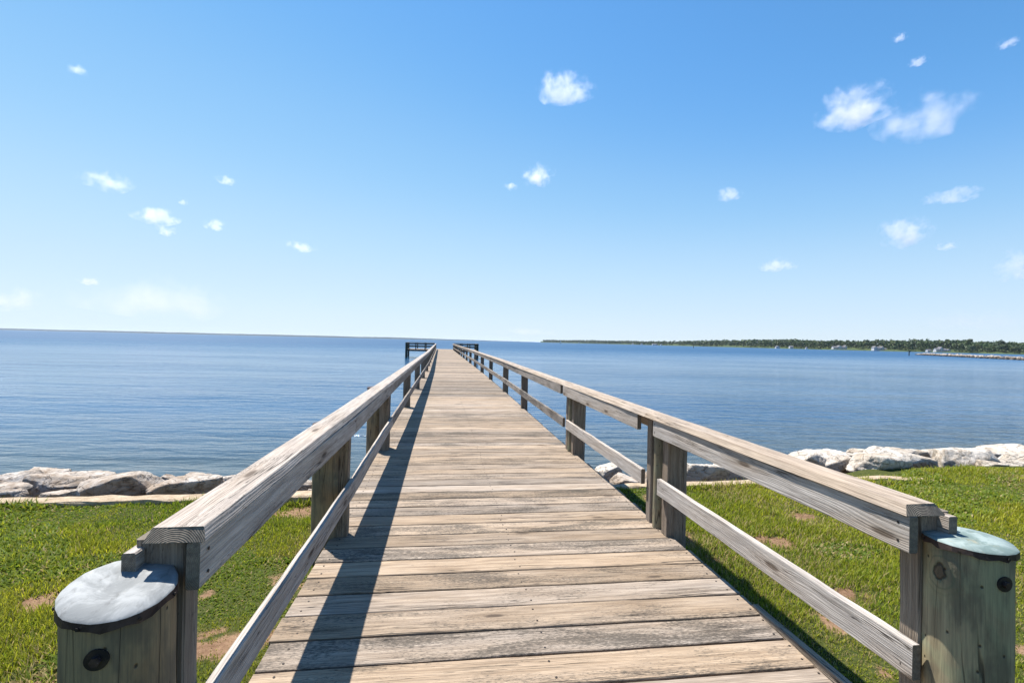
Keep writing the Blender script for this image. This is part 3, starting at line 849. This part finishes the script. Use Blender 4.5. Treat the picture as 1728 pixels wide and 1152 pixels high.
for q in RK: rock(*q)
# ------------------------------------------------------------------ far things
def shore_pt(u, D, z=0.0):
    p = at(u, 576, D); return Vector((p.x, p.y, z))
US = [905, 925, 1000, 1100, 1180, 1304, 1400, 1500, 1600, 1728, 1850, 2100]
DS = [5200, 5000, 3900, 2900, 2200, 1550, 1350, 1230, 1120, 1000, 930, 850]
Df = lambda u: float(np.interp(u, US, DS))
def bank():
    mb = MB(); uu = np.concatenate([np.arange(912, 1300, 12), np.arange(1300, 2100, 10)])
    verts = []
    for u in uu:
        D = Df(u) * (1 + .012 * math.sin(u * .07) + .006 * math.sin(u * .23))
        for back, z in ((-2, -1.0), (0, .3), (8, 1.2), (26, 2.6), (60, 8.0), (130, 14.0), (700, 15.0)):
            verts.append(shore_pt(u, D + back * (1 if D < 3000 else 1.5), z))
    n = 7
    F = [(i * n + k, (i + 1) * n + k, (i + 1) * n + k + 1, i * n + k + 1) for i in range(len(uu) - 1) for k in range(n - 1)]
    mb.add(verts, F, smooth=True)
    o = mb.build('far_bank', simple('meadow_bank', (.045, .075, .02), (.10, .13, .04), .03, .95, .1, .1)); o['kind'] = 'structure'; o.name = 'terrain'
bank()
def crown_faces(mb, c, rx, rz, n, fs, col, r):
    for _ in range(n):
        d = r.normal(size=3); d /= np.linalg.norm(d)
        if d[2] < -.35: d[2] *= -1
        q = r.uniform(.55, 1.0) ** .5
        # clumpy crown
        lump = 1 + .22 * math.sin(d[0] * 5 + c[0]) * math.cos(d[1] * 4 + c[1])
        p = Vector((c[0] + d[0] * rx * q * lump, c[1] + d[1] * rx * q * lump, c[2] + d[2] * rz * q * lump))
        nrm = Vector(d) + Vector(r.normal(size=3)) * .45; nrm.normalize()
        e1 = nrm.orthogonal().normalized(); e2 = nrm.cross(e1); a = r.uniform(0, 6.28); s = fs * r.uniform(.6, 1.3)
        f1 = e1 * math.cos(a) + e2 * math.sin(a); f2 = nrm.cross(f1)
        t = tuple(np.array(col) * .8 * r.uniform(.75, 1.3))
        mb.add([p + f1 * s, p + f2 * s * .8, p - f1 * s, p - f2 * s * .8], [(0, 1, 2, 3)], tint=t)
GREENS = [(.045, .085, .022), (.06, .10, .025), (.035, .07, .02), (.075, .105, .028), (.04, .075, .03), (.085, .11, .03)]
def woodland():
    r = np.random.default_rng(5); mb = MB()
    u = 917.0
    while u < 2080:
        D = Df(u)
        step = 6.0 / (D * .9) * FPX
        for row in range(4 if D < 2500 else 3):
            DD = D + 20 + row * 30 + r.uniform(0, 22)
            uj = u + r.uniform(-1, 1) * step
            clearing = (1402 < uj < 1470 or 1470 < uj < 1496 or 1572 < uj < 1608) and row == 0
            if clearing: continue
            H = r.uniform(18, 23) * (1.0 if D < 1600 else .92) * (.92 + .12 * math.sin(u * .021) + .05 * math.sin(u * .09))
            zb = float(np.interp(DD - D, [0, 26, 60, 130], [1, 2.6, 8, 13]))
            p = shore_pt(uj, DD, 0)
            rx = r.uniform(4.5, 7.5); rz = H * .42
            col = GREENS[r.integers(len(GREENS))]
            crown_faces(mb, (p.x, p.y, zb + H * .60), rx, rz, 52 if D < 1700 else 26, 1.9 if D < 1700 else 3.0, col, r)
            if True:      # under-storey down to the bank
                crown_faces(mb, (p.x, p.y - 5, zb + 3), rx * 1.0, 5.5, 34 if D < 1700 else 12, 1.7 if D < 1700 else 2.8, GREENS[r.integers(len(GREENS))], r)
        u += step * (1.0 if D < 1700 else 1.25)
    o = mb.build('woodland', LEAFM); tag(o, 'dense green woodland along the far shore', 'woods', kind='stuff')
woodland()
def tree(u, D, H, rx, label, seed, zb=5.0):
    r = np.random.default_rng(seed)
    p = shore_pt(u, D, zb)
    root = empty('tree', p); tag(root, label, 'tree', 'trees standing out of the far woods')
    tr = MB(); turned(tr, (0, 0, -1), (0.3, 0, H * .6), .45, .2, (1, .5, .5), seg=8, rings=4)
    for a in range(4):
        th = a * 1.7 + seed; turned(tr, (0, 0, H * .35 + a), (rx * .6 * math.cos(th), rx * .6 * math.sin(th), H * .7), .18, .08, (1, .5, .5), seg=6, rings=2)
    tr.build('trunk', [BARK, BARK], root)
    cr = MB(); col = GREENS[seed % len(GREENS)]
    crown_faces(cr, (0, 0, H * .66), rx, H * .34, 120, 1.2, col, r)
    for a in range(5):
        th = r.uniform(0, 6.28); q = rx * .55
        crown_faces(cr, (q * math.cos(th), q * math.sin(th), H * r.uniform(.5, .85)), rx * .5, H * .16, 40, 1.1, col, r)
    cr.build('crown', LEAFM, root)
tree(1636, 1125, 25, 6.5, 'tallest dark round crown breaking the skyline above the white house', 3, 10.0)
tree(1689, 1075, 22, 6, 'dark dome crowned tree on the skyline over the stone breakwater', 4, 10.0)
tree(1600, 1190, 21.5, 7, 'broad skyline tree straight above the gabled house behind the breakwater tip', 5, 10.0)
tree(1463, 1350, 22, 5, 'slim taller tree poking up between the two white mansions', 8, 10.0)
tree(1641, 1035, 15, 6, 'bluish shore tree standing in front of the woods past the gabled house', 10, 2.5)
tree(1509, 1180, 12, 6.5, 'low dark round tree at the waterline beside the middle mansion', 12, 2.0)
tree(1667, 1010, 13, 7, 'olive shore tree in front of the woods over the breakwater', 9, 2.5)
tree(1712, 985, 14, 7, 'light green shore tree at the frame edge over the breakwater', 11, 2.5)

WHITE = simple('white_siding', (.72, .70, .69), (.82, .80, .79), .4, .7, .1, .02)
ROOFM = simple('grey_shingle', (.16, .155, .165), (.27, .26, .27), .5, .9, .3, .05)
GLASS = simple('dark_window_glass', (.03, .04, .05), (.06, .075, .09), 1, .15, .05, .01, .6)
def house(u, D, blocks, label, zb=3.2, mat=None):
    """blocks: (dx, width, depth, wall height, roof height, gable faces the water?)"""
    p = shore_pt(u, D, zb); root = empty('house', p); tag(root, label, 'house')
    for (dx, w, d, h, rh, gab) in blocks:
        b = MB(); hw, hd = w / 2, d / 2
        V = [(dx - hw, -hd, -2), (dx + hw, -hd, -2), (dx + hw, hd, -2), (dx - hw, hd, -2), (dx - hw, -hd, h), (dx + hw, -hd, h), (dx + hw, hd, h), (dx - hw, hd, h)]
        F = [(0, 1, 5, 4), (1, 2, 6, 5), (2, 3, 7, 6), (3, 0, 4, 7)]
        if gab: V += [(dx, -hd, h + rh), (dx, hd, h + rh)]; F += [(4, 5, 8), (6, 7, 9)]
        else: V += [(dx - hw, 0, h + rh), (dx + hw, 0, h + rh)]; F += [(7, 4, 8), (5, 6, 9)]
        b.add(V, F); b.build('wall', mat or WHITE, root)
        rf = MB(); e = .5
        for t0, t1 in ((0.02, .32),):
            if gab:
                sl = rh / hw
                for s in (-1, 1):
                    q = [(dx, -hd - e, h + rh + t1), (dx + s * (hw + e), -hd - e, h - sl * e + t1), (dx + s * (hw + e), hd + e, h - sl * e + t1), (dx, hd + e, h + rh + t1)]
                    lo = [(x, y, z - t1 + t0) for x, y, z in q]
                    rf.add(q + lo, [(0, 1, 2, 3), (7, 6, 5, 4), (0, 4, 5, 1), (1, 5, 6, 2), (2, 6, 7, 3)])
            else:
                sl = rh / hd
                for s in (-1, 1):
                    q = [(dx - hw - e, 0, h + rh + t1), (dx - hw - e, s * (hd + e), h - sl * e + t1), (dx + hw + e, s * (hd + e), h - sl * e + t1), (dx + hw + e, 0, h + rh + t1)]
                    lo = [(x, y, z - t1 + t0) for x, y, z in q]
                    rf.add(q + lo, [(0, 1, 2, 3), (7, 6, 5, 4), (0, 4, 5, 1), (1, 5, 6, 2), (2, 6, 7, 3)])
        r_ = rf.build('roof', ROOFM, root)
        nw = max(1, int(w / 3.2))
        for fl in range(max(1, int(h / 3))):
            for i in range(nw):
                x = dx - hw + (i + .5) * w / nw; z = 1.0 + fl * 3
                wb = MB(); wb.add([(x - .75, -hd - .03, z), (x + .75, -hd - .03, z), (x + .75, -hd - .03, z + 1.5), (x - .75, -hd - .03, z + 1.5), (x - .75, -hd + .02, z), (x + .75, -hd + .02, z), (x + .75, -hd + .02, z + 1.5), (x - .75, -hd + .02, z + 1.5)],
                                  [(0, 1, 2, 3), (0, 4, 5, 1), (2, 6, 7, 3), (1, 5, 6, 2), (3, 7, 4, 0)])
                wb.build('window', GLASS, root)
house(1416, 1345, [(-13, 12, 9, 3.2, 3.5, False), (0, 12, 10, 5, 4, True), (10, 9, 9, 4, 3.5, False), (17, 6, 9, 5.5, 4.5, True)], 'white waterfront mansion with several gables above a bright green lawn', 4)
house(1482, 1262, [(-10, 9, 10, 6, 4, True), (0, 12, 10, 5.6, 3.5, False), (9, 8, 10, 6, 4.2, True), (17, 8, 8, 3, 2.5, False)], 'two storey white mansion in the middle of the far shore', 2.6)
house(1585, 1140, [(-6, 10, 9, 4, 4, False), (2, 9, 10, 6, 5, True), (11, 10, 9, 4, 3.5, False), (21, 9, 8, 3, 3, True)], 'white gabled house behind the tip of the breakwater', 2.6)
house(1567, 1165, [(0, 9, 7, 2.6, 2, False)], 'low white outbuilding beside the gabled house', 2.6)
house(1335, 1480, [(0, 11, 8, 4, 3, False)], 'small pale house half hidden in the trees of the far shore', 2.5)
house(1312, 1520, [(0, 12, 8, 3.5, 3, True)], 'pale cottage at the foot of the dark wooded slope', 2)
house(1361, 1420, [(0, 5, 5, 3.0, 2.5, True)], 'tiny white boathouse on the waterline', .8)
house(1105, 2850, [(0, 30, 12, 5, 3, False)], 'long low white building on the distant wooded shore', 1.5)
house(1083, 3050, [(0, 11, 9, 5, 4, True)], 'small white cottage beside the long low white building', 1.5)
house(1116, 2760, [(0, 9, 9, 4, 3, True)], 'white cottage standing nearest the sandy strip of shore', 1.5)
house(1068, 3180, [(0, 12, 9, 4, 3, False)], 'pale farthest cottage on the distant wooded shore', 1.5)

# sailing boats under way
SAIL = simple('white_sailcloth', (.78, .77, .76), (.86, .85, .84), .3, .8, .1, .02)
def sailboat(u, D, k_, label):
    root = empty('sailboat', shore_pt(u, D, 0), .35); tag(root, label, 'sailboat')
    hb = MB(); L, Wd, H = 10 * k_, 1.6 * k_, 1.3 * k_
    st_ = [(-.5, .7), (-.3, .95), (0, 1), (.25, .8), (.42, .4), (.52, .02)]
    V = []
    for (x, w) in st_: V += [(x * L, -w * Wd, H), (x * L * .92, -w * Wd * .5, -.3), (x * L * .92, w * Wd * .5, -.3), (x * L, w * Wd, H)]
    F = []
    for i in range(len(st_) - 1):
        for q in range(4): F.append((i * 4 + q, i * 4 + (q + 1) % 4, (i + 1) * 4 + (q + 1) % 4, (i + 1) * 4 + q))
    F.append((3, 2, 1, 0)); hb.add(V, F); hb.build('hull', WHITE, root)
    m = MB(); turned(m, (.05 * L, 0, H), (.05 * L, 0, 14.5 * k_), .12 * k_, .08 * k_, (1, .5, .5), seg=8, rings=2); m.build('mast', [DARK_METAL, DARK_METAL], root)
    for nm, tri in (('mainsail', ((.03, 2.2, 14), (.03, 2.2, 2.2), (-.45, 2.2, 2.2))), ('jib', ((.07, 0, 12.5), (.5, 0, 1.8), (.1, 0, 2.2)))):
        sm = MB(); n = 6; pts = []
        a, b_, c = [Vector((q[0] * L, 0, q[2] * k_)) for q in tri]
        for i in range(n + 1):
            for j in range(n + 1 - i):
                s_, t_ = i / n, j / n
                p = a * (1 - s_ - t_) + b_ * s_ + c * t_
                belly = 27 * s_ * t_ * (1 - s_ - t_) * .5 * k_ + .15 * k_
                pts.append((p.x, belly, p.z))
        idx = {}; q = 0
        for i in range(n + 1):
            for j in range(n + 1 - i): idx[i, j] = q; q += 1
        F = []
        for i in range(n):
            for j in range(n - i):
                F.append((idx[i, j], idx[i + 1, j], idx[i, j + 1]))
                if i + j < n - 1: F.append((idx[i + 1, j], idx[i + 1, j + 1], idx[i, j + 1]))
        th = [(x, y + .04, z) for x, y, z in pts]
        sm.add(pts + th, F + [tuple(len(pts) + v for v in reversed(f)) for f in F]); sm.build(nm, SAIL, root)
sailboat(945.7, 2500, 1.12, 'taller white sailboat off the tip of the wooded point')
sailboat(977, 2700, .92, 'smaller white sailboat sailing behind the taller one')

def marker(u, D, H, board_w, label):
    root = empty('channel_marker', shore_pt(u, D, 0)); tag(root, label, 'channel marker')
    mb = MB(); turned(mb, (0, 0, -2), (.03, 0, H), .34 * D / 270 ** 1.0 * .5 if D < 300 else .42, .3, (1, .5, .5), seg=12, rings=4); mb.build('post', [DARKWOOD, DARKWOOD], root)
    if board_w:
        sb = MB(); board(sb, (-board_w / 2, -.42, H - .35), (board_w / 2, -.42, H - .35), (0, 0, 1), (0, 1, 0), .7, .06, (1, .5, .5), seg=2); sb.build('sign_board', [DARKWOOD, DARKWOOD], root)
marker(1170.5, 590, 4.6, 0, 'thin dark marker post standing alone in the water below the far woods')
marker(1534.5, 271, 3.0, 1.3, 'dark marker post with a board beside the breakwater tip')

# breakwater of separate stones
r = np.random.default_rng(21)
DARKROCK = simple('dark_lower_rock', (.05, .04, .03), (.16, .12, .085), 2, .8, 1, .08)
bwm = [rock_mesh('breakwater_rock', (1, .8, .75), 300 + i, ICO2, .12) for i in range(9)]
for m_ in bwm[6:]: m_.materials[0] = DARKROCK  # darker brown stones for the lowest row
ua, Da, ub, Db = 1549, 345, 1850, 158
pa, pb = shore_pt(ua, Da), shore_pt(ub, Db)
dirv = (pb - pa); Lb = dirv.length; dirv.normalize(); nrm = Vector((-dirv.y, dirv.x, 0))
core = MB()
V = []
for i in range(31):
    c = pa + dirv * (Lb * i / 30); k2 = min(1, .3 + i / 6)
    for off, z in ((-3.2, -1), (-1.2, .65), (1.2, .65), (3.2, -1)): V.append(c + nrm * off * k2 + Vector((0, 0, z * k2 if z > 0 else z)))
core.add(V, [(i * 4 + q, (i + 1) * 4 + q, (i + 1) * 4 + q + 1, i * 4 + q + 1) for i in range(30) for q in range(3)])
o = core.build('breakwater', SHORE); tag(o, 'dark rubble core of the stone breakwater', 'breakwater')
cnt = 0
s_ = 0.0
while s_ < Lb and cnt < 280:
    k2 = min(1, .35 + s_ / 30)
    for off, z in ((-2.6, .2), (-1.2, .75), (.5, 1.05)):
        if off == 1.6 and cnt % 2: pass
        o = bpy.data.objects.new('breakwater_rock', bwm[int(r.integers(6)) if off > -2 else int(6 + r.integers(3))]); COL.objects.link(o)
        o.location = pa + dirv * (s_ + r.uniform(-.5, .5)) + nrm * (off * k2 + r.uniform(-.4, .4)) + Vector((0, 0, z * k2 + r.uniform(-.15, .2)))
        sc = r.uniform(1.0, 1.75); o.scale = (sc, sc * r.uniform(.8, 1.1), sc * r.uniform(.65, .9)); o.rotation_euler = (r.uniform(-.4, .4), r.uniform(-.4, .4), r.uniform(0, 6.28))
        tag(o, 'pale rough stone piled on the distant breakwater', 'rock', 'stones of the breakwater'); cnt += 1
    s_ += Lb / 92
# far shore along the horizon
hb = MB(); V = []; uu = np.arange(-260, 905, 4.0)
for i, u in enumerate(uu):
    D = 9500
    h = 27 * min(1, (905 - u) / 260) * (.75 + .5 * float(fbm(np.array([u * .02]), np.array([1.0]), 1.0, 8)[0])) + 3 * random.random() + (1.5)
    a = shore_pt(u, D, -2); V += [a, a + Vector((0, 250, h + 2)), a + Vector((0, 900, h + 1)), a + Vector((0, 1500, -2))]
hb.add(V, [(i * 4 + q, (i + 1) * 4 + q, (i + 1) * 4 + q + 1, i * 4 + q + 1) for i in range(len(uu) - 1) for q in range(3)], smooth=True)
o = hb.build('hills', simple('far_woods', (.012, .022, .02), (.02, .035, .025), .01, .95, .1, .1)); o['kind'] = 'structure'

# ------------------------------------------------------------------ air
hz_ = MB(); x0, x1, y0, y1, z0, z1 = -60000, 60000, -9000, 60000, -6, 47
hz_.add([(x0, y0, z0), (x1, y0, z0), (x1, y1, z0), (x0, y1, z0), (x0, y0, z1), (x1, y0, z1), (x1, y1, z1), (x0, y1, z1)],
        [(3, 2, 1, 0), (4, 5, 6, 7), (0, 1, 5, 4), (1, 2, 6, 5), (2, 3, 7, 6), (3, 0, 4, 7)])
hk = NT('bay_air'); hv = hk.n('VolumePrincipled'); hv.inputs['Color'].default_value = (.86, .92, 1, 1); hv.inputs['Density'].default_value = 2.2e-5; hv.inputs['Anisotropy'].default_value = .2
hk.t.links.new(hv.outputs[0], hk.out.inputs['Volume'])
o = hz_.build('haze', hk.m); o['kind'] = 'stuff'
# ------------------------------------------------------------------ clouds
def cloud_mat(size, thick, seed, low=False):
    k = NT('cloud_vapour')
    g = k.n('TexCoord').outputs['Generated']
    c0 = k.n('VectorMath', operation='SUBTRACT'); k.set(c0.inputs[0], g); c0.inputs[1].default_value = (.5, .5, .38)
    sc = k.scale(c0.outputs[0], (2.0, 2.0, 1.9))
    ln = k.n('VectorMath', operation='LENGTH'); k.set(ln.inputs[0], sc)
    ob = k.n('TexCoord').outputs['Object']
    ad = k.n('VectorMath', operation='ADD'); k.set(ad.inputs[0], k.scale(ob, (1 / size,) * 3)); ad.inputs[1].default_value = (seed * 3.7, seed * 1.3, 0)
    n1 = k.noise(ad.outputs[0], 4.2, 5, .62, .2)
    f = k.math('SUBTRACT', k.math('ADD', 1.02, k.math('MULTIPLY', k.math('SUBTRACT', n1, .5), 4.2)), k.math('MULTIPLY', ln.outputs['Value'], 1.35))
    d = k.math('MULTIPLY', k.smooth(f, -.05, 1.25), thick * .19 / size)
    v = k.n('VolumePrincipled'); v.inputs['Color'].default_value = (1, .90, .95, 1) if low else (1, .955, .98, 1); v.inputs['Anisotropy'].default_value = .3
    k.set(v.inputs['Density'], d)
    k.t.links.new(v.outputs[0], k.out.inputs['Volume'])
    return k.m
def cloud(u, v, w, h, thick, label, seed):
    e = max(1.2, (576 + .0229 * (u - 864) - v) / FPX * 57.3)
    D = min(9000, 1100 / math.tan(math.radians(e)))
    me = bpy.data.meshes.new('cloud'); V, F = ICO2
    W, H = w / FPX * D * 1.25, h / FPX * D * 1.35
    n = np.array([mnoise.fractal(Vector(q * 1.6 + seed), .9, 2, 3) for q in V])
    Q = V * (1 + .25 * n[:, None]) * np.array([W / 2, W * .35, H / 2])
    me.from_pydata(Q.tolist(), [], F); me.materials.append(cloud_mat(W, thick, seed, v > 465)); me.update()
    o = bpy.data.objects.new('cloud', me); COL.objects.link(o)
    o.location = at(u, v, D)
    o.rotation_euler = (0, 0, -math.atan2(o.location.x, o.location.y))
    tag(o, label, 'cloud', 'small clouds in the blue sky')
CL = [
 (955, 146, 92, 48, 22, 'bright puffy cloud alone high above the pier'),
 (1440, 180, 104, 66, 22, 'bigger bright puff leading the high pair of clouds'),
 (1566, 192, 140, 72, 16, 'wide ragged cloud trailing the high pair'),
 (905, 292, 52, 34, 18, 'compact white puff above the far end of the pier'),
 (862, 314, 26, 12, 12, 'tiny wisp just below the compact puff over the pier'),
 (178, 302, 68, 32, 12, 'soft oval cloud high over the open water by the shaded railing'),
 (262, 363, 64, 28, 20, 'flat bottomed bright cloudlet below the soft oval cloud'),
 (280, 387, 28, 18, 10, 'faint puff hanging under the flat bottomed cloudlet'),
 (362, 378, 32, 18, 14, 'small round puff beside the flat bottomed cloudlet'),
 (383, 304, 30, 14, 12, 'small thin puff right of the soft oval cloud'),
 (310, 340, 16, 10, 9, 'speck of cloud between the thin puff and the cloudlet'),
 (507, 416, 50, 16, 14, 'low streak shaped cloudlet over the shaded railing'),
 (275, 503, 215, 62, 7, 'largest pale bank of cloud low over the horizon'),
 (15, 500, 80, 42, 7, 'pale cloud bank cut by the frame low over the water'),
 (153, 473, 32, 13, 10, 'tiny puff above the pale banks of cloud'),
 (131, 117, 28, 14, 9, 'faint wisp high in the empty blue corner'),
 (1230, 327, 44, 18, 12, 'thin wisp halfway up between the pier and the high pair'),
 (1606, 330, 66, 20, 16, 'flat streak of cloud under the high pair'),
 (1526, 391, 72, 46, 18, 'white puff low over the woods with a trailing tail'),
 (1597, 413, 30, 14, 14, 'small puff ending the tail of the low white puff'),
 (1311, 445, 52, 24, 14, 'single flat cloudlet low above the wooded shore'),
 (1718, 444, 60, 46, 14, 'bright cloud cut by the frame above the woods'),
 (1520, 62, 22, 12, 12, 'small high speck above the high pair'),
 (1549, 103, 28, 13, 12, 'small high puff just above the ragged cloud'),
 (1700, 72, 28, 15, 12, 'small high puff near the frame corner'),
 (1650, 536, 170, 34, 4, 'pale veil of cloud resting on the woods skyline'),
 (890, 558, 120, 13, 5, 'pinkish veil of cloud on the horizon behind the pier head'),
]
for i, q in enumerate(CL): cloud(*q, i + 1)

# ------------------------------------------------------------------ light, sky, camera
SUN_EL = math.radians(63)
az = math.atan2(-.70, .714)           # ahead and to one side
sd = Vector((math.sin(az) * math.cos(SUN_EL), math.cos(az) * math.cos(SUN_EL), math.sin(SUN_EL)))
sl = bpy.data.lights.new('sun', 'SUN'); sl.energy = 5.0; sl.angle = math.radians(.53); sl.color = (1, .955, .89)
so = bpy.data.objects.new('sun', sl); COL.objects.link(so)
so.rotation_euler = (-sd).to_track_quat('-Z', 'Y').to_euler()
w = bpy.data.worlds.new('World'); S.world = w; w.use_nodes = True
nt = w.node_tree; nt.nodes.clear()
sky = nt.nodes.new('ShaderNodeTexSky'); sky.sky_type = 'NISHITA'; sky.sun_disc = False
sky.sun_elevation = SUN_EL; sky.sun_rotation = az
sky.altitude = 0; sky.air_density = 1.0; sky.dust_density = .0; sky.ozone_density = 1.0
bg = nt.nodes.new('ShaderNodeBackground'); bg.inputs[1].default_value = .10
def vm(op, a, val):
    o_ = nt.nodes.new('ShaderNodeVectorMath'); o_.operation = op
    nt.links.new(a, o_.inputs[0]); o_.inputs[1].default_value = (val, val, val); return o_.outputs[0]
rc = nt.nodes.new('ShaderNodeRGBCurve')          # film-like response of the sky's three channels
CURVES = (((0, 0), (.12, .10), (.15, .135), (.22, .28), (.35, .47), (.6, .61), (1, .70)),
          ((0, 0), (.2, .30), (.26, .40), (.36, .56), (.50, .69), (.7, .77), (1, .85)),
          ((0, 0), (.3, .60), (.38, .70), (.46, .82), (.58, .89), (.7, .93), (1, .96)))
for ch, pts in enumerate(CURVES):
    cu = rc.mapping.curves[ch]
    cu.points[0].location = pts[0]; cu.points[1].location = pts[-1]
    for p_ in pts[1:-1]: cu.points.new(*p_)
rc.mapping.update()
nt.links.new(vm('MULTIPLY', sky.outputs[0], .1), rc.inputs['Color'])
skyc = vm('MULTIPLY', rc.outputs[0], 10 * 2 ** -.85)
wo = nt.nodes.new('ShaderNodeOutputWorld')
nt.links.new(skyc, bg.inputs[0]); nt.links.new(bg.outputs[0], wo.inputs[0])

cam = bpy.data.cameras.new('camera'); co = bpy.data.objects.new('camera', cam); COL.objects.link(co)
cam.sensor_width = 36; cam.lens = 36 * FPX / 1728; cam.clip_start = .05; cam.clip_end = 120000
co.matrix_world = Matrix.Translation((0, 0, EYE)) @ Matrix.Rotation(math.pi / 2, 4, 'X') @ Matrix.Rotation(ROLL, 4, 'Z')
S.camera = co
S.view_settings.view_transform = 'Standard'; S.view_settings.look = 'None'
S.view_settings.exposure = 0.97; S.view_settings.gamma = 1
S.cycles.volume_bounces = 12; S.cycles.max_bounces = 10; S.cycles.transparent_max_bounces = 12
S.cycles.use_denoising = True
